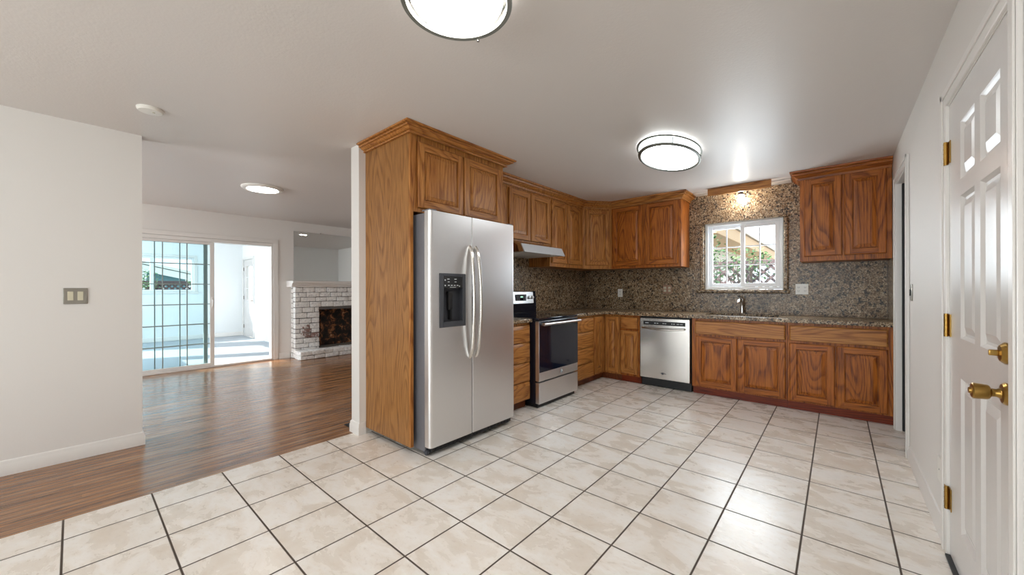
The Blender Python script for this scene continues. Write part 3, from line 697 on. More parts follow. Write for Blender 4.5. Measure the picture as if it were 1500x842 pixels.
# ---- outlets on the granite
def outlet_plate(x0, x1, z0, z1, label, gangs, mat):
    p = thing('wall_outlet', ((x0+x1)/2, YB-.013, (z0+z1)/2), label, 'outlet', 'white outlets on the granite')
    y = YB-.0125
    MB().box(x0, x1, y-.006, y, z0, z1, bev=0.003).build('cover', M_BRONZE if 'brownish' in label else mat, p)
    wg = (x1-x0)/gangs
    for g in range(gangs):
        cx = x0+wg*(g+.5); cz = (z0+z1)/2
        if gangs == 2 and g == 0 and 'switch' in label:
            MB().box(cx-.005, cx+.005, y-.016, y-.0065, cz-.010, cz+.012, bev=0.002).build('toggle', mat, p); continue
        for s in (-1, 1):
            f = MB().box(cx-.016, cx+.016, y-.009, y-.0065, cz+s*.020-.014, cz+s*.020+.014, bev=0.004).build('socket', mat, p)
            MB().box(cx-.008, cx-.005, y-.0100, y-.0092, cz+s*.020-.004, cz+s*.020+.007).box(cx+.005, cx+.008, y-.0100, y-.0092, cz+s*.020-.004, cz+s*.020+.007).box(cx-.002, cx+.002, y-.0100, y-.0092, cz+s*.020-.010, cz+s*.020-.006).build('slots', M_SLOT, f, smooth=0)
outlet_plate(-2.482, -2.408, 1.093, 1.212, 'single white outlet on the granite under the corner wall cabinets', 1, M_WHITEPL)
outlet_plate(-1.822, -1.705, 1.148, 1.266, 'brownish double outlet plate on the granite left of window', 2, M_CREAM)
outlet_plate(-0.357, -0.243, 1.148, 1.266, 'double white outlet plate on the granite right of window', 2, M_WHITEPL)

# ---- board, ceiling strip and lamp over the sink
o = MB().box(-1.200, -0.556, 5.060, 5.082, 2.345, 2.4285, bev=0.002).build('valance_board', OAK_X, org=(-0.88, 5.07, 2.345)); tag(o, 'plain oak valance board fixed to the ceiling above the window', 'board')
o = MB().box(-1.392, -0.386, 5.16, YB-.013, 2.412, 2.4285, bev=0.002).build('ceiling_strip', M_TRIM, org=(-0.88, 5.2, 2.41)); tag(o, 'thin white strip on the ceiling behind the oak valance board', 'strip')
t = thing('sink_lamp', (-0.872, 5.20, 2.41), 'bare bulb in a dark socket hanging over the kitchen window', 'lamp')
MB().lathe([(0, 0), (0.050, 0), (0.050, -0.008), (0.040, -0.014), (0.026, -0.018), (0.024, -0.060), (0.030, -0.066), (0.030, -0.076), (0.0, -0.078)], (-0.872, 5.20, 2.411), 2, 24).build('socket', M_SOCKET, t)
for a in (0.4, 2.0, 3.5, 5.1): MB().tube([(-0.872+.02*math.cos(a), 5.20+.02*math.sin(a), 2.350), (-0.872+.045*math.cos(a), 5.20+.045*math.sin(a), 2.328)], 0.0035, 8).build('bulb_clip', M_SOCKET, t)
MB().lathe([(0, 0), (0.012, 0), (0.014, -0.012), (0.028, -0.034), (0.031, -0.050), (0.026, -0.066), (0.014, -0.076), (0, -0.078)], (-0.872, 5.20, 2.332), 2, 24).build('bulb', M_BULB, t)

# ---- sink and faucet
t = thing('kitchen_sink', (-0.83, 5.0, 0.72), 'undermounted steel sink set in the granite counter under the window', 'sink')
mb = MB(); z0, z1 = 0.70, 0.874; x0, x1, y0, y1 = SX0-.001, SX1+.001, SY0-.001, SY1+.001; e = 0.03
mb.add([(x0, y0, z1), (x1, y0, z1), (x1, y1, z1), (x0, y1, z1), (x0+e, y0+e, z0), (x1-e, y0+e, z0), (x1-e, y1-e, z0), (x0+e, y1-e, z0)],
       [(0, 1, 5, 4), (1, 2, 6, 5), (2, 3, 7, 6), (3, 0, 4, 7), (4, 5, 6, 7)])
mb.build('basin', M_STEELX, t, smooth=0)
MB().lathe([(0, 0.001), (0.04, 0.001), (0.045, 0.004), (0.03, 0.004), (0.028, 0.002), (0, 0.002)], (-0.83, 5.0, z0), 2, 20).build('drain', M_CHROME, t)
fx, fy = -0.868, 5.245
t = thing('faucet', (fx, fy, 0.915), 'chrome single-lever faucet standing behind the sink', 'faucet')
MB().lathe([(0, 0.001), (0.030, 0.001), (0.028, 0.008), (0.020, 0.014), (0.018, 0.10), (0.020, 0.12), (0.0, 0.135)], (fx, fy, 0.915), 2, 22).build('body', M_CHROME, t)
MB().tube([(fx, fy, 1.01), (fx-.004, fy-.03, 1.06), (fx-.008, fy-.08, 1.085), (fx-.012, fy-.13, 1.075), (fx-.014, fy-.16, 1.045)], [0.015, 0.014, 0.013, 0.014, 0.016], 14).build('spout', M_CHROME, t)
MB().tube([(fx, fy, 1.05), (fx+.004, fy+.004, 1.085), (fx-.020, fy-.015, 1.12), (fx-.035, fy-.03, 1.128)], [0.016, 0.013, 0.008, 0.007], 12).build('handle', M_CHROME, t)

# ---- refrigerator
t = thing('refrigerator', (-2.6, 2.13, 0), 'stainless side-by-side refrigerator with water dispenser in the freezer door', 'refrigerator')
RX0, RX1 = -2.275, -2.212; RY0, RYm, RY1 = 1.668, 2.082, 2.600
MB().box(XK+.05, RX0-.008, 1.672, 2.596, 0.030, 1.775, bev=0.004).build('body', M_STEEL_DARK, t)
def fridge_door(y0, y1, hole=None):
    mb = MB(); z0, z1 = 0.070, 1.788
    # rounded front edges: profile in XY extruded in z, split around the dispenser hole
    def prof(ya, yb, ra, rb):
        P = [(RX0, ya)]
        if ra: P += [(RX1-ra+ra*math.sin(a), ya+ra-ra*math.cos(a)) for a in [k*PI/2/6 for k in range(7)]]
        else: P += [(RX1, ya)]
        if rb: P += [(RX1-rb+rb*math.cos(a), yb-rb+rb*math.sin(a)) for a in [k*PI/2/6 for k in range(7)]]
        else: P += [(RX1, yb)]
        return P + [(RX0, yb)]
    if not hole: mb.prism(prof(y0, y1, 0.006, 0.018), 2, z0, z1); return mb
    ha, hb, hz0, hz1 = hole
    mb.prism(prof(y0, ha, 0.024, 0), 2, z0, z1); mb.prism(prof(hb, y1, 0, 0.006), 2, z0, z1)
    mb.prism(prof(ha, hb, 0, 0), 2, z0, hz0); mb.prism(prof(ha, hb, 0, 0), 2, hz1, z1)
    return mb
HOLE = (1.762, 1.998, 0.942, 1.326)
d1 = fridge_door(RY0, RYm-.003, HOLE).build('door', M_STEEL, t); d1['label'] = 'freezer door with dispenser'
d2 = fridge_door(RYm+.003, RY1).build('door', M_STEEL, t)
# dispenser
ha, hb, hz0, hz1 = HOLE
f = MB()
f.box(RX1-.01, RX1+.006, ha-.010, ha+.026, hz0-.010, hz1+.010, bev=0.003).box(RX1-.01, RX1+.006, hb-.022, hb+.010, hz0-.010, hz1+.010, bev=0.003)
f.box(RX1-.01, RX1+.006, ha+.026, hb-.022, hz1-.012, hz1+.010, bev=0.003).box(RX1-.01, RX1+.006, ha+.026, hb-.022, hz0-.010, hz0+.032, bev=0.003)
f.box(RX1-.058, RX1-.054, ha+.001, hb-.001, hz0+.001, hz1-.001)
f.box(RX1-.054, RX1-.01, ha+.001, ha+.004, hz0+.001, hz1-.001).box(RX1-.054, RX1-.01, hb-.004, hb-.001, hz0+.001, hz1-.001).box(RX1-.054, RX1-.01, ha+.004, hb-.004, hz0+.001, hz0+.006)
disp = f.build('dispenser', M_GREYPL, d1); disp['label'] = 'dark grey water and ice dispenser'
f = MB().box(RX1-.030, RX1+.003, ha+.027, hb-.023, 1.225, hz1-.013, m=0, bev=0.002)
for (y, z, wd, hg) in ((1.805, 1.285, .010, .010), (1.835, 1.293, .022, .006), (1.905, 1.293, .022, .006), (1.838, 1.272, .018, .005), (1.905, 1.272, .018, .005), (1.805, 1.245, .010, .010), (1.840, 1.246, .016, .006), (1.868, 1.246, .016, .006), (1.897, 1.246, .016, .006), (1.925, 1.246, .016, .006), (1.945, 1.240, .008, .008), (1.880, 1.232, .06, .003)):
    f.box(RX1+.003, RX1+.0038, y-wd/2, y+wd/2, z-hg/2, z+hg/2, m=1)
f.build('control_panel', [M_BLACK, M_MARK], d1)
MB().box(RX1-.050, RX1-.020, 1.855, 1.900, 1.060, 1.200, bev=0.010).box(RX1-.050, RX1-.012, 1.870, 1.885, 0.985, 1.06, bev=0.004).build('paddle', M_BLACK, d1)
for dd, y, s in ((d1, 2.052, -1), (d2, 2.116, 1)):
    pts = []
    for k in range(15):
        q = k/14.0; z = 0.70+(1.530-0.70)*q; x = RX1+0.018+0.040*math.sin(PI*q)**0.6
        pts.append((x, y+s*0.006*math.sin(PI*q), z))
    pts = [(RX1+.001, y, 0.675)] + pts + [(RX1+.001, y, 1.556)]
    MB().tube(pts, [0.013]+[0.0165]*15+[0.013], 14, flat=0.85).build('handle', M_CHROME if False else M_STEELX, dd)
mb = MB().box(RX0-.02, RX0+.035, 1.70, 2.58, 0.026, 0.062, bev=0.004)
for k in range(20): mb.box(RX0+.035, RX0+.040, 1.74+k*.042, 1.77+k*.042, 0.034, 0.054)
g = mb.build('base_grille', M_BLACK, t)
for y in (1.692, 2.574): MB().lathe([(0, -0.012), (0.022, -0.012), (0.024, 0), (0.022, 0.012), (0, 0.012)], (RX0-.01, y, 0.0245), 1, 18).build('roller', M_GREYPL, t)
for y0_, y1_ in ((1.675, 1.74), (2.53, 2.594)): MB().box(RX0-.04, RX1-.012, y0_, y1_, 1.7885, 1.800, bev=0.003).build('hinge_cover', M_STEEL_DARK, t)
MB().box(RX0-.0075, RX0-.001, 1.676, 2.592, 0.08, 1.772).build('door_gasket', M_GREYPL, t)

# ---- range
t = thing('range', (-2.65, 3.45, 0), 'stainless freestanding electric range with black glass oven door', 'stove')
SY0_, SY1_, SF = 3.072, 3.822, -2.335
MB().box(XK+.016, SF, SY0_, SY1_, 0.045, 0.896, bev=0.003).build('body', M_DARKBLUE, t)
MB().box(XK+.016, SF+.045, SY0_-.001, SY1_+.001, 0.897, 0.918, bev=0.005).build('cooktop', M_BLACKGLOSS, t)
d = MB().box(SF+.001, SF+.050, SY0_+.002, SY1_-.002, 0.275, 0.888, bev=0.004).build('oven_door', M_STEEL, t)
MB().box(SF+.0505, SF+.0535, SY0_+.004, SY1_-.004, 0.366, 0.886, bev=0.001).build('oven_window', M_BLACKGLOSS, d)
mb = MB()
mb.tube([(SF+.095, SY0_+.02, 0.858), (SF+.098, (SY0_+SY1_)/2, 0.858), (SF+.095, SY1_-.02, 0.858)], 0.016, 14)
for y in (SY0_+.05, SY1_-.05): mb.box(SF+.0535, SF+.095, y-.014, y+.014, 0.846, 0.870, bev=0.004)
mb.build('handle', M_STEEL, d)
bc = (SF+.0505, (SY0_+SY1_)/2+.03, 0.322)
mb = MB().lathe([(0, 0), (0.021, 0), (0.021, 0.003), (0.018, 0.004), (0.0, 0.004)], bc, 0, 28, m=0)
mb.lathe([(0.0165, 0.004), (0.0185, 0.0055), (0.0205, 0.004)], bc, 0, 28, m=1)
mb.tube([(bc[0]+.0048, bc[1]+.010*math.cos(a)*(1-.05*k), bc[2]+.010*math.sin(a)) for k, a in enumerate([0.4+j*.45 for j in range(12)])], 0.0012, 6, m=1)
mb.tube([(bc[0]+.0048, bc[1]-.004+.006*q, bc[2]+.006*math.sin(q*6)) for q in [0, .25, .5, .75, 1.0, 1.3]], 0.0012, 6, m=1)
mb.build('emblem', [M_GREYPL, M_MARK], d)
MB().box(SF+.001, SF+.050, SY0_+.002, SY1_-.002, 0.046, 0.262, bev=0.004).build('storage_drawer', M_STEEL, t)
MB().box(SF-.30, SF+.015, SY0_+.02, SY1_-.02, 0.002, 0.044).build('kick_plate', M_BLACK, t)
bg = MB().prism([(XK+.06+.016, 0.9185), (XK+.06+.085, 0.9185), (XK+.06+.080, 1.035), (XK+.06+.070, 1.188), (XK+.06+.016, 1.192)], 1, SY0_, SY1_).build('backguard', M_BLACKGLOSS, t, smooth=0)
MB().prism([(XK+.06+.0815, 1.035), (XK+.06+.100, 1.042), (XK+.06+.088, 1.180), (XK+.06+.070, 1.192)], 1, SY0_+.002, SY1_-.075).build('control_panel', M_STEEL, bg, smooth=0)
MB().box(XK+.06+.096, XK+.06+.100, 3.40, 3.60, 1.075, 1.150, bev=0.001).build('display', M_BLACKGLOSS, bg)
mb = MB().box(XK+.06+.1002, XK+.06+.1006, 3.49, 3.535, 1.112, 1.130)
mb.build('clock', M_DISPLAY, bg)
for y in (3.42, 3.445, 3.47, 3.555, 3.58):
    for z in (1.09, 1.11, 1.13): MB().box(XK+.06+.1002, XK+.06+.1006, y-.006, y+.006, z-.003, z+.003).build('button', M_MARK, bg)
for y in (3.16, 3.23, 3.655, 3.715):
    MB().lathe([(0, 0), (0.021, 0), (0.021, 0.004), (0.018, 0.006), (0.016, 0.024), (0.0, 0.026)], (XK+.06+.096, y, 1.112), 0, 20).build('knob', M_STEEL, bg)

# ---- range hood
t = thing('range_hood', (-2.75, 3.44, 1.61), 'slim stainless range hood under the short cabinet over the stove', 'range hood')
hy0, hy1 = 3.062, 3.826
MB().prism([(XK+.013, 1.612), (-2.475, 1.612), (-2.520, 1.690), (-2.640, 1.740), (XK+.013, 1.740)], 1, hy0+.004, hy1-.004).build('body', M_STEELX, t, smooth=0)
MB().prism([(-2.472, 1.602), (-2.458, 1.606), (-2.506, 1.697), (-2.516, 1.694)], 1, hy0, hy1).build('visor', M_SATIN, t, smooth=0)
MB().prism([(XK+.014, 1.614), (-2.54, 1.614), (-2.57, 1.690), (-2.665, 1.739), (XK+.014, 1.739)], 1, hy0, hy0+.0035).build('end_panel', M_HOODSIDE, t, smooth=0)
mb = MB().box(XK+.03, -2.49, hy0+.02, hy1-.02, 1.606, 1.6115)
mb.build('filter', M_WHITEPL, t)
for y in (3.60, 3.64): MB().box(-2.50, -2.488, y-.012, y+.012, 1.600, 1.6055, bev=0.002).build('switch', M_WHITEPL, t)

# ---- dishwasher
t = thing('dishwasher', (-1.6, 5.0, 0), 'stainless dishwasher with black control strip between oak cabinets', 'dishwasher')
MB().box(-1.893, -1.297, 4.715, YB-.02, 0.100, 0.868).build('body', M_BLACK, t)
d = MB().box(-1.891, -1.300, 4.672, 4.714, 0.112, 0.852, bev=0.005).build('door', M_STEELX, t)
cp = MB().box(-1.845, -1.348, 4.669, 4.6715, 0.770, 0.815, bev=0.001)
for x, wd in ((-1.80, .04), (-1.70, .02), (-1.67, .02), (-1.60, .02), (-1.575, .02), (-1.50, .012), (-1.475, .018), (-1.43, .03), (-1.39, .03)):
    cp.box(x-wd/2, x+wd/2, 4.6682, 4.6688, 0.789, 0.796, m=1)
cp.build('control_panel', [M_BLACK, M_MARK], d)
pts = [(-1.856, 4.671, 0.737)] + [(-1.85+.49*q, 4.640-.022*math.sin(PI*q), 0.735-.014*math.sin(PI*q)) for q in [k/12 for k in range(13)]] + [(-1.354, 4.671, 0.737)]
MB().tube(pts, 0.0115, 12).build('handle', M_STEELX, d)
em = MB(); ex, ez = -1.605, 0.182
em.lathe([(0, 0), (0.013, 0), (0.013, 0.002), (0, 0.002)], (ex-.006, 4.6715, ez), 1, 20, sgn=-1)
em.tube([(ex-.034, 4.6695, ez+.004), (ex-.012, 4.669, ez+.012), (ex+.016, 4.669, ez+.005), (ex+.036, 4.6695, ez-.002)], [0.001, .003, .003, .001], 8)
em.tube([(ex-.030, 4.6695, ez+.002), (ex-.006, 4.669, ez-.010), (ex+.020, 4.6695, ez-.004)], [0.001, .0025, .001], 8)
em.build('emblem', M_GREYPL, d)
MB().box(-1.893, -1.297, 4.735, 4.765, 0.004, 0.099, bev=0.003).build('toe_plate', M_BLACK, t)

# ------------------------------------------------------------------ ceiling lights
def flush_ring(x, y, R, label, mat, drum):
    t = thing('ceiling_light', (x, y, CZ), label, 'ceiling light', 'flush ceiling lights')
    MB().lathe([(0, -0.0005), (R*0.80, -0.0005), (R*0.80, -0.016), (0, -0.016)], (x, y, CZ), 2, 48).build('pan', M_WHITEPL, t)
    if drum:                                                     # oval fixture: everything stretched along Y
        K = 1.87
        MB().lathe([(R*0.87, -0.018), (R*0.87, -0.072), (R*0.88, -0.078)], (x, y, CZ), 2, 72).stretch(y, K).build('drum_side', M_LAMPC2, t, smooth=50)
        MB().lathe([(R*0.88, -0.0785), (R*0.84, -0.088), (R*0.6, -0.097), (0, -0.102)], (x, y, CZ), 2, 72).stretch(y, K).build('diffuser', mat, t, smooth=50)
        MB().torus((x, y, CZ-.024), R*0.985, 0.008, 0.007, seg=80).stretch(y, K).build('ring', M_RING, t)
        MB().torus((x, y, CZ-.084), R*0.925, 0.012, 0.010, seg=80).stretch(y, K).build('ring', M_RING, t)
        for k in range(4):
            q = 0.62+k*PI/2; c_, s_ = math.cos(q), math.sin(q)*K
            MB().tube([(x+R*.985*c_, y+R*.985*s_, CZ-.024), (x+R*.935*c_, y+R*.935*s_, CZ-.084)], 0.0035, 8).build('strut', M_RING, t)
    else:
        MB().lathe([(R*0.82, -0.018), (R*0.835, -0.050), (R*0.83, -0.080)], (x, y, CZ), 2, 64).build('bowl_side', M_LAMPW2, t, smooth=50)
        MB().lathe([(R*0.83, -0.081), (R*0.80, -0.092), (R*0.68, -0.104), (R*0.4, -0.116), (0, -0.120)], (x, y, CZ), 2, 64).build('diffuser', mat, t, smooth=50)
        MB().lathe([(R*0.90, -0.066), (R*1.0, -0.062), (R*1.0, -0.094), (R*0.985, -0.098), (R*0.91, -0.096), (R*0.90, -0.090), (R*0.90, -0.066)], (x, y, CZ), 2, 64).build('ring', M_RING, t)
        MB().torus((x, y, CZ-.020), R*0.99, 0.006, 0.006).build('ring', M_RING, t)
        for k in range(3):
            q = 1.98+k*2*PI/3; c_, s_ = math.cos(q), math.sin(q)
            MB().tube([(x+R*.995*c_, y+R*.995*s_, CZ-.018), (x+R*.995*c_, y+R*.995*s_, CZ-.080)], 0.004, 8).build('strut', M_RING, t)
            MB().lathe([(0, -0.005), (0.006, -0.004), (0.006, 0.004), (0, 0.005)], (x+R*1.0*c_, y+R*1.0*s_, CZ-.1005), 2, 10).build('finial', M_NICKEL, t)
    return t
flush_ring(-1.13, 0.985, 0.217, 'large nickel-rimmed round ceiling light at the top edge of the photo', M_LAMPW, False)
flush_ring(-1.10, 3.385, 0.232, 'double-ringed oval ceiling light near the kitchen window', M_LAMPC, True)
t = thing('ceiling_light', (-5.2, 1.48, CZ), 'small white disc ceiling light in the living room', 'ceiling light', 'flush ceiling lights')
MB().lathe([(0.155, -0.0005), (0.215, -0.0005), (0.215, -0.012), (0.200, -0.024), (0.170, -0.028), (0.160, -0.024)], (-5.2, 1.48, CZ), 2, 48).build('trim_ring', M_WHITEPL, t)
MB().lathe([(0.168, -0.022), (0.120, -0.030), (0, -0.033)], (-5.2, 1.48, CZ), 2, 48).build('diffuser', M_LAMPL, t)
t = thing('recessed_light', (-5.79, 3.34, CZ), 'small recessed ceiling light whose reflection shows in the mirror above mantel', 'ceiling light')
MB().lathe([(0.075, -0.0005), (0.095, -0.0005), (0.093, -0.006), (0.075, -0.008)], (-5.79, 3.34, CZ), 2, 36).build('trim_ring', M_WHITEPL, t)
MB().lathe([(0.0745, -0.004), (0, -0.005)], (-5.79, 3.34, CZ), 2, 36).build('diffuser', M_LAMPL, t)
t = thing('smoke_detector', (-3.49, 0.34, CZ), 'round white smoke detector on the ceiling near the left wall', 'smoke detector')
MB().lathe([(0, -0.0005), (0.070, -0.0005), (0.070, -0.007), (0.066, -0.009), (0.066, -0.011), (0.068, -0.012), (0.060, -0.020), (0.030, -0.024), (0, -0.024)], (-3.49, 0.34, CZ), 2, 40).build('case', M_WHITEPL, t)
MB().lathe([(0, -0.0245), (0.008, -0.0245), (0.007, -0.027), (0, -0.027)], (-3.475, 0.355, CZ), 2, 12).build('test_button', M_CREAM, t)

# ------------------------------------------------------------------ patio slider
d = struct(thing('door_2', (XS-.06, 1.3, 0), 'white sliding patio door with dark grilles standing open to the sunroom', 'door'))
OY0, OY1, OZ = 0.402, 2.261, 2.008
mb = MB().box(XS-.119, XS+.004, OY0, OY0+.03, 0.002, OZ, bev=0.004).box(XS-.119, XS+.004, OY1-.03, OY1, 0.002, OZ, bev=0.004).box(XS-.119, XS+.004, OY0+.03, OY1-.03, 1.955, OZ, bev=0.004).box(XS-.119, XS+.010, OY0+.03, OY1-.03, 0.001, 0.030, bev=0.004)
mb.build('door_frame', M_TRIM, d)
def sash(y0, y1, x0, st, mat, edge=None):
    z0, z1 = 0.032, 1.953; b = 0.040
    mb = MB().box(x0, x0+.032, y0, y0+st, z0, z1, bev=.003).box(x0, x0+.032, y1-st, y1, z0, z1, bev=.003).box(x0, x0+.032, y0+st, y1-st, z1-b, z1, bev=.003).box(x0, x0+.032, y0+st, y1-st, z0, z0+b, bev=.003)
    s_ = mb.build('sash', mat, d); g0, g1, h0, h1 = y0+st, y1-st, z0+b, z1-b
    mb = MB()
    for q in (1, 2):
        y = g0+(g1-g0)*q/3; mb.box(x0+.011, x0+.021, y-.0065, y+.0065, h0, h1)
    for q in range(1, 6):
        z = h0+(h1-h0)*q/6; mb.box(x0+.0115, x0+.0205, g0, g1, z-.0065, z+.0065)
    mb.build('grille', M_ALU, s_, smooth=0)
    MB().box(x0+.0145, x0+.0175, g0, g1, h0, h1).build('pane', M_GLASSB, s_, smooth=0)
    return s_
s1 = sash(0.520, 1.448, XS-.040, 0.055, M_TRIM)
s2 = sash(0.440, 1.372, XS-.085, 0.050, M_ALU); s2['label'] = 'dark framed open panel behind the white one'
mb = MB().box(XS-.007, XS+.003, 1.408, 1.436, 0.92, 1.10, bev=.004); mb.tube([(XS+.003, 1.422, 0.95), (XS+.028, 1.422, 0.97), (XS+.028, 1.422, 1.05), (XS+.003, 1.422, 1.07)], 0.006, 10)
mb.build('handle', M_TRIM, s1)
mb = MB().box(XS+.0005, XS+.016, 2.264, 2.334, 0, 2.01, bev=.004).box(XS+.0005, XS+.016, 0.33, 2.334, 2.0105, 2.075, bev=.004).box(XS+.0005, XS+.016, 0.33, 0.400, 0, 2.01, bev=.004)
struct(mb.build('trim_5', M_TRIM))

# ------------------------------------------------------------------ fireplace, mirror
FPX, FY0, FY1 = -7.20, 2.535, 4.47
t = thing('fireplace', (XS, FY0, 0), 'whitewashed brick fireplace with raised hearth, sooty firebox and white mantel', 'fireplace')
OPN = (2.945, 4.06, 0.150, 0.845)
rng = random.Random(3)
def bricks(mb, x0, x1, y0, y1, z0, z1, bl=0.235, bh=0.088, cut=None, face='x'):
    z = z0; row = 0
    while z < z1-.01:
        h = min(bh*rng.uniform(0.85, 1.15), z1-z)
        if z1-(z+h) < 0.03: h = z1-z
        y = y0 - (row % 2)*bl*0.5
        while y < y1:
            e = y+bl*rng.uniform(0.8, 1.2); a, b = max(y, y0)+.0035, min(e, y1)-.0035
            if b-a > 0.02:
                segs = [(a, b)]
                if cut and z+h > cut[2]+.01 and z < cut[3]-.01:
                    segs = [s for s in ((a, min(b, cut[0])), (max(a, cut[1]), b)) if s[1]-s[0] > 0.015]
                for p, q in segs:
                    j = rng.uniform(-.009, .006); jz = rng.uniform(-.003, .003)
                    bm = bmesh.new(); bmesh.ops.create_cube(bm, size=1)
                    for v in bm.verts:
                        v.co = Vector(((x0+x1+j)/2+v.co.x*(x1-x0+j), (p+q)/2+v.co.y*(q-p)+rng.uniform(-.002, .002), z+h/2+v.co.z*(h-.008)+jz+rng.uniform(-.003, .003)))
                    bmesh.ops.bevel(bm, geom=list(bm.edges), offset=0.008, segments=2, affect='EDGES', profile=0.6)
                    mb.addbm(bm)
            y = e
        z += h; row += 1
mb = MB()
bricks(mb, FPX-.10, FPX, FY0, FY1, 0.0, 1.258, cut=OPN)
# left return
z = 0; r_ = 0
while z < 1.25:
    h = 0.088
    for p, q in (((XS+.003, FPX-.105),) if r_ % 2 else ((XS+.003, XS+.09), (XS+.095, FPX-.105))):
        mb.box(p, q-.004, FY0+rng.uniform(-.004, .006), FY0+.09, z+.004, min(z+h-.004, 1.256), bev=.006)
    z += h; r_ += 1
mb.build('brick_surround', M_BRICK, t)
mb = MB().box(XS+.002, FPX-.012, FY0+.012, OPN[0]-.001, 0.001, 1.255).box(XS+.002, FPX-.012, OPN[1]+.001, FY1-.01, 0.001, 1.255).box(XS+.002, FPX-.012, OPN[0]-.001, OPN[1]+.001, OPN[3]+.001, 1.255).box(XS+.002, FPX-.012, OPN[0]-.001, OPN[1]+.001, 0.001, OPN[2]-.002)
mb.build('mortar', M_MORTAR, t, smooth=0)
fb = MB(); a, b, c0, c1 = OPN; X0, Xb = FPX-.095, XS+.004
fb.add([(X0, a, c0), (X0, b, c0), (X0, b, c1), (X0, a, c1), (Xb, a+.12, c0), (Xb, b-.12, c0), (Xb, b-.12, c1), (Xb, a+.12, c1)], [(0, 4, 7, 3), (1, 2, 6, 5), (4, 5, 6, 7), (3, 7, 6, 2)])
fb.build('firebox', M_SOOT, t, smooth=0)
MB().box(X0-.08, FPX-.02, a+.03, b-.03, c0-.001, c0+.012).build('firebox_floor', M_ASH, t)
hm = MB()
bricks(hm, -7.00, -6.925, FY0-.01, FY1+.01, 0.0, 0.074, bl=0.22, bh=0.074); bricks(hm, FPX+.012, -6.915, FY0-.015, FY1+.01, 0.074, 0.150, bl=0.19, bh=0.076)
hm.box(FPX+.012, -7.005, FY0, FY1, 0.001, 0.073)
hm.build('hearth', M_BRICK, t)
MP = [(0, 1.259), (0.235, 1.259), (0.240, 1.285), (0.262, 1.300), (0.268, 1.322), (0.300, 1.330), (0.304, 1.362), (0, 1.362)]
MB().prism([(XS+.002+p, z) for p, z in MP], 1, FY0-.065, FY1+.065).build('mantel', M_TRIM, t, smooth=0)
o = MB().box(XS+.0005, XS+.008, 2.585, 4.42, 1.372, 2.262).build('wall_mirror', M_MIRROR, smooth=0, org=(XS, 3.5, 1.37)); 
t = thing('mirror', (XS, 3.5, 1.37), 'large frameless wall mirror above the white mantel', 'mirror')
o.parent = t; o.location = (0, 0, 0); o.name = 'mirror_glass'
for y in (3.05, 3.95): MB().box(XS+.0005, XS+.013, y-.010, y+.010, 2.255, 2.275, bev=.002).build('clip', M_CHROME, t)
# floor register by the post
t = thing('floor_vent', (-3.28, 1.63, 0), 'small dark floor vent beside the white wall post', 'vent')
mb = MB().box(-3.36, -3.20, 1.585, 1.70, 0.0005, 0.006, bev=.002); mb.build('frame', M_BLACK, t)
mb = MB()
for k in range(6): mb.box(-3.345+k*.024, -3.333+k*.024, 1.60, 1.685, 0.0062, 0.0085)
mb.build('louvers', M_GREYPL, t, smooth=0)

# ------------------------------------------------------------------ sunroom openings
w = struct(thing('window_2', (-12.05, 0.7, 1.17), 'white sunroom window', 'window'))
def frame_x(y0, y1, z0, z1, x0, x1, t): return MB().box(x0, x1, y0, y0+t, z0, z1, bev=.003).box(x0, x1, y1-t, y1, z0, z1, bev=.003).box(x0, x1, y0+t, y1-t, z1-t, z1, bev=.003).box(x0, x1, y0+t, y1-t, z0, z0+t, bev=.003)
frame_x(-0.547, 1.942, 1.173, 1.987, -12.09, -12.02, .04).box(-12.09, -12.02, 1.16, 1.22, 1.213, 1.947, bev=.003).box(-12.09, -12.02, 0.25, 0.31, 1.213, 1.947, bev=.003).build('window_frame', M_VINYL, w)
for a, b in ((-0.507, .25), (.31, 1.16), (1.22, 1.902)): MB().box(-12.06, -12.056, a, b, 1.213, 1.947).build('pane', M_GLASS, w, smooth=0)
mb = MB().box(-11.999, -11.985, -0.61, 2.005, 1.99, 2.05, bev=.003).box(-11.999, -11.985, 1.946, 2.005, 1.17, 1.99, bev=.003).box(-11.999, -11.970, -0.61, 2.02, 1.115, 1.168, bev=.003)
struct(mb.build('trim_6', M_TRIM))
d = struct(thing('door_3', (-11.5, 2.97, 0), 'white half-glass door in the sunroom', 'door'))
dl = MB(); a, b = -11.915, -11.085; g0, g1, q0, q1 = -11.735, -11.245, 0.95, 1.82; yy = 2.962
for bx in ((a, g0, 0.0, 1.985), (g1, b, 0.0, 1.985), (g0, g1, 0.0, q0), (g0, g1, q1, 1.985)): dl.box(bx[0], bx[1], yy, yy+.04, bx[2], bx[3])
dl.box(g0-.02, g1+.02, yy-.012, yy-.0005, q0-.02, q0, bev=.002).box(g0-.02, g1+.02, yy-.012, yy-.0005, q1, q1+.02, bev=.002)
dl.build('door_leaf', M_DOOR, d)
MB().box(g0, g1, yy+.018, yy+.022, q0, q1).build('pane', M_GLASS, d, smooth=0)
mb = MB().box((g0+g1)/2-.008, (g0+g1)/2+.008, yy+.005, yy+.015, q0, q1)
for k in (1, 2): mb.box(g0, g1, yy+.0055, yy+.0145, q0+(q1-q0)*k/3-.008, q0+(q1-q0)*k/3+.008)
mb.build('muntins', M_VINYL, d, smooth=0)
for z in (0.25, 1.0, 1.75): MB().lathe([(0, -.045), (.009, -.045), (.009, .045), (0, .045)], (a-.003, yy-.010, z), 2, 10).build('hinge', M_NICKEL, d)
mb = MB().lathe([(0, 0), (.028, 0), (.026, .006), (.010, .010), (.010, .05), (0, .05)], (b-.07, yy-.0005, 0.93), 1, 18, sgn=-1); mb.tube([(b-.07, yy-.045, 0.93), (b-.17, yy-.050, 0.93)], .008, 10)
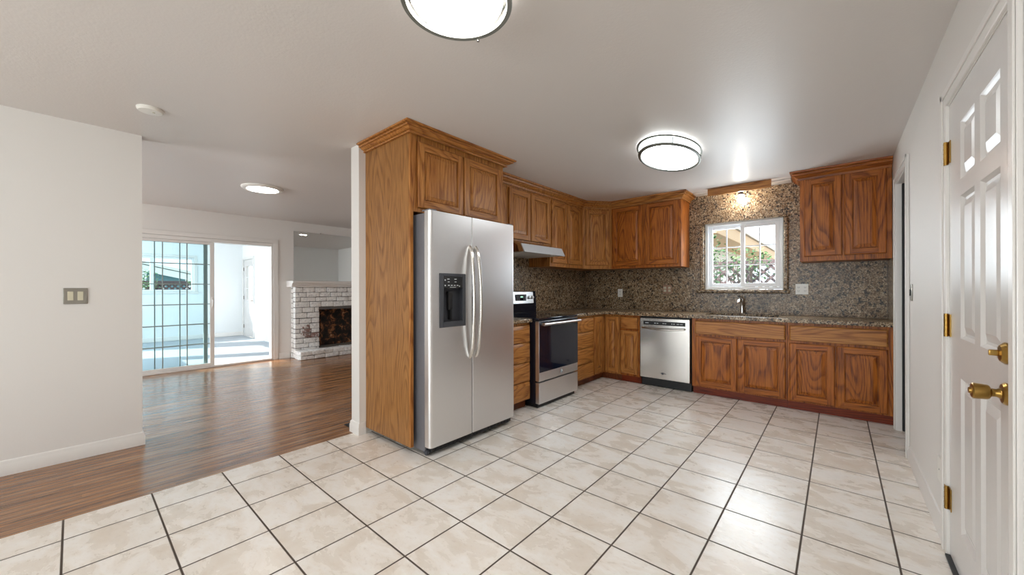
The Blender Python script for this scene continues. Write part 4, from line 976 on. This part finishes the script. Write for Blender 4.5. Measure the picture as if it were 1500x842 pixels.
mb.build('lever', M_NICKEL, d)
MB().lathe([(0, 0), (.026, 0), (.024, .01), (0, .014)], (b-.07, yy-.0005, 1.07), 1, 18, sgn=-1).build('deadbolt', M_NICKEL, d)
mb = MB().box(-11.98, -11.922, 2.934, 2.949, 0, 2.05, bev=.003).box(-11.078, -11.018, 2.934, 2.949, 0, 2.05, bev=.003).box(-11.922, -11.078, 2.934, 2.949, 1.992, 2.05, bev=.003)
struct(mb.build('trim_7', M_TRIM))

# ------------------------------------------------------------------ outdoors
sbox('ground', M_GROUND, -40, 20, -30, 40, -0.30, -0.10)
def lattice(name, axis, c, a0, a1, z0, z1, label, step=0.15, toprail=0.10):
    t = thing(name, ((a0+a1)/2, c, z0) if axis == 1 else (c, (a0+a1)/2, z0), label, 'fence')
    mb = MB(); w = 0.045
    def bar(p, q, off):
        (u0, v0), (u1, v1) = p, q; d = Vector((u1-u0, v1-v0)).normalized(); n = Vector((-d.y, d.x))*w/2
        pts = [(u0+n.x, v0+n.y), (u1+n.x, v1+n.y), (u1-n.x, v1-n.y), (u0-n.x, v0-n.y)]
        mb.prism(pts, axis, c+off, c+off+.008)
    Hh = z1-z0; k = a0-Hh
    while k < a1:
        s0, s1 = max(k, a0), min(k+Hh, a1)
        if s1-s0 > .02:
            bar((s0, z0+s0-k), (s1, z0+s1-k), 0); bar((s0, z1-(s0-k)), (s1, z1-(s1-k)), .0085)
        k += step*1.414
    mb.build('lattice_panel', M_LATTICE, t, smooth=0)
    def B(u0, u1, q0, q1, o0, o1): return MB().box(c+o0, c+o1, u0, u1, q0, q1, bev=.004) if axis == 0 else MB().box(u0, u1, c+o0, c+o1, q0, q1, bev=.004)
    B(a0, a1, z1, z1+toprail, -.03, .05).build('top_rail', M_LATTICE, t); B(a0, a1, z0-.09, z0, -.03, .05).build('bottom_rail', M_LATTICE, t)
    n = max(2, int((a1-a0)/1.8)+1)
    for i in range(n):
        u = a0+(a1-a0)*i/(n-1); B(u-.045, u+.045, -0.10, z1+.12, -.08, -.031 if axis == 0 else -.031).build('post', M_LATTICE, t)
    B(a0, a1, -0.05, z0-.09, -.02, .02).build('board', M_LATTICE, t)
lattice('lattice_fence', 1, 8.0, -3.0, 0.6, 1.18, 1.62, 'brown lattice fence seen through the kitchen window')
lattice('lattice_fence', 0, -14.2, -1.5, 3.4, 1.00, 1.36, 'pale lattice fence seen through the sunroom window', step=0.09)
def bush(name, c, r, n, label, seed, twigs=9, ls=0.07):
    rg = random.Random(seed); t = thing(name, (c[0], c[1], -0.1), label, 'bush', 'bushes outside the windows'); mb = MB(); tw = MB()
    for k in range(twigs):
        a = rg.uniform(0, 2*PI); e = Vector((c[0]+r[0]*.8*math.cos(a)*rg.random(), c[1]+r[1]*.8*math.sin(a)*rg.random(), c[2]+r[2]*rg.uniform(-.3, .95)))
        s0 = Vector((c[0]+rg.uniform(-.08, .08), c[1]+rg.uniform(-.08, .08), -0.1)); mid = (s0+e)/2+Vector((rg.uniform(-.1, .1), rg.uniform(-.1, .1), .1))
        tw.tube([s0, mid, e], [.018, .012, .004], 6)
    for k in range(n):
        while True:
            p = Vector((rg.uniform(-1, 1), rg.uniform(-1, 1), rg.uniform(-1, 1)))
            if p.length < 1: break
        q = Vector((c[0]+p.x*r[0], c[1]+p.y*r[1], c[2]+p.z*r[2])); d = Vector((rg.uniform(-1, 1), rg.uniform(-1, 1), rg.uniform(-.6, .6))).normalized()
        s = d.cross(Vector((rg.uniform(-1, 1), rg.uniform(-1, 1), 1))).normalized(); L_ = ls*rg.uniform(.7, 1.3); w_ = L_*.30; nn = d.cross(s)*L_*.10
        mb.add([q, q+d*L_*.45+s*w_+nn, q+d*L_, q+d*L_*.45-s*w_+nn, q+d*L_*.45-nn*.5], [(0, 1, 4), (0, 4, 3), (1, 2, 4), (4, 2, 3)])
    mb.build('foliage', M_LEAF, t, smooth=0); tw.build('stems', M_TWIG, t)
bush('bush', (-1.72, 7.2, 1.65), (0.30, 0.28, 0.62), 420, 'leafy green bush at the left of the kitchen window view', 1)
bush('bush', (-1.15, 7.4, 1.62), (0.42, 0.25, 0.30), 230, 'thin leafy bush above the lattice in the kitchen window', 2)
bush('bush', (-13.4, 1.15, 1.42), (0.30, 0.36, 0.34), 320, 'pale bush low at the left in the sunroom window', 3, ls=.06)
bush('bush', (-13.6, 2.25, 1.42), (0.25, 0.16, 0.32), 160, 'small bush at the right in the sunroom window', 4, ls=.06)
# neighbour eave seen through the kitchen window
t = thing('neighbor_eave', (-1.4, 9.6, 2.0), 'tan eave and pale roof of the building next door beyond window', 'building')
MB().box(-1.85, -1.78, 8.2, 17.5, 2.30, 2.58, bev=.01).build('fascia', M_EAVE, t)
MB().prism([(-1.72, 2.585), (-1.72, 2.63), (-4.9, 3.55), (-4.9, 3.50)], 1, 8.15, 17.7).build('roof', M_ROOF, t, smooth=0)
MB().box(-2.45, -1.851, 8.2, 17.5, 2.32, 2.34).build('soffit', M_EAVE, t)
MB().box(-4.8, -2.455, 8.25, 17.4, -0.1, 2.5).build('wall', M_ROOF, t, smooth=0)
# neighbour house seen through the sunroom window
t = thing('neighbor_house', (-19, 1.5, -0.1), 'blue-grey house with white fascia seen through the sunroom window', 'building')
MB().prism([(-6.5, -0.1), (2.75, -0.1), (2.75, 1.70), (-1.9, 2.84), (-6.5, 1.70)], 0, -24, -18.6).build('wall', M_SIDING, t, smooth=0)
MB().prism([(-7.2, 1.40), (-1.9, 2.72), (3.45, 1.40), (3.45, 1.62), (-1.9, 2.94), (-7.2, 1.62)], 0, -18.35, -18.2).build('fascia', M_WHITEWOOD, t, smooth=0)
MB().prism([(-7.3, 1.63), (-1.9, 2.955), (3.55, 1.63), (3.55, 1.72), (-1.9, 3.04), (-7.3, 1.72)], 0, -24.5, -18.15).build('roof', M_ROOF, t, smooth=0)
for y in (-1.5, 1.1): 
    f = MB().box(-18.599, -18.56, y, y+1.1, 0.7, 1.5, bev=.01).build('window', M_WHITEWOOD, t)
    MB().box(-18.559, -18.55, y+.07, y+1.03, 0.77, 1.43).build('pane', M_BLACKGLOSS, f)
MB().box(-18.35, -18.25, 1.55, 1.67, -0.1, 1.85).build('porch_post', M_WHITEWOOD, t)
# unseen roof, added only to keep the sun off the rear glass
t = struct(thing('sun_block_roof', (-1.4, -6, 2.5), 'unseen roof added to block the sun from the rear glass', 'roof'))
MB().box(-8.5, 3.5, -9.5, -4.15, 2.50, 2.62).build('deck', M_WHITEWOOD, t)
for x in (-8.2, -5.5, -2.5, 0.5, 3.2): MB().box(x-.06, x+.06, -9.4, -9.28, -0.1, 2.499).build('post', M_WHITEWOOD, t)
# unseen rear and side glazing, placed to let daylight in
w = struct(thing('window_3', (-1.4, -3.56, 0.2), 'unseen patio glazing in the rear wall, widened to spread light', 'window'))
frame4(-3.998, 0.198, 0.202, 2.298, -3.60, -3.53, .05).box(-1.93, -1.87, -3.60, -3.53, .252, 2.248).build('window_frame', M_VINYL, w)
w = struct(thing('window_4', (-5.8, -4.06, 0.5), 'unseen front window added to light the living room', 'window'))
frame4(-6.998, -4.602, 0.502, 2.198, -4.10, -4.03, .05).box(-5.83, -5.77, -4.10, -4.03, .552, 2.148).build('window_frame', M_VINYL, w)
w = struct(thing('window_5', (-9, -1.26, 1.25), 'sunroom side windows', 'window'))
frame4(-9.898, -8.252, 1.252, 1.948, -1.30, -1.23, .03).build('window_frame', M_VINYL, w); frame4(-11.598, -10.302, 1.002, 2.098, -1.30, -1.23, .03).build('window_frame', M_VINYL, w)

for o in list(bpy.data.objects):
    if '_o' in o: del o['_o']
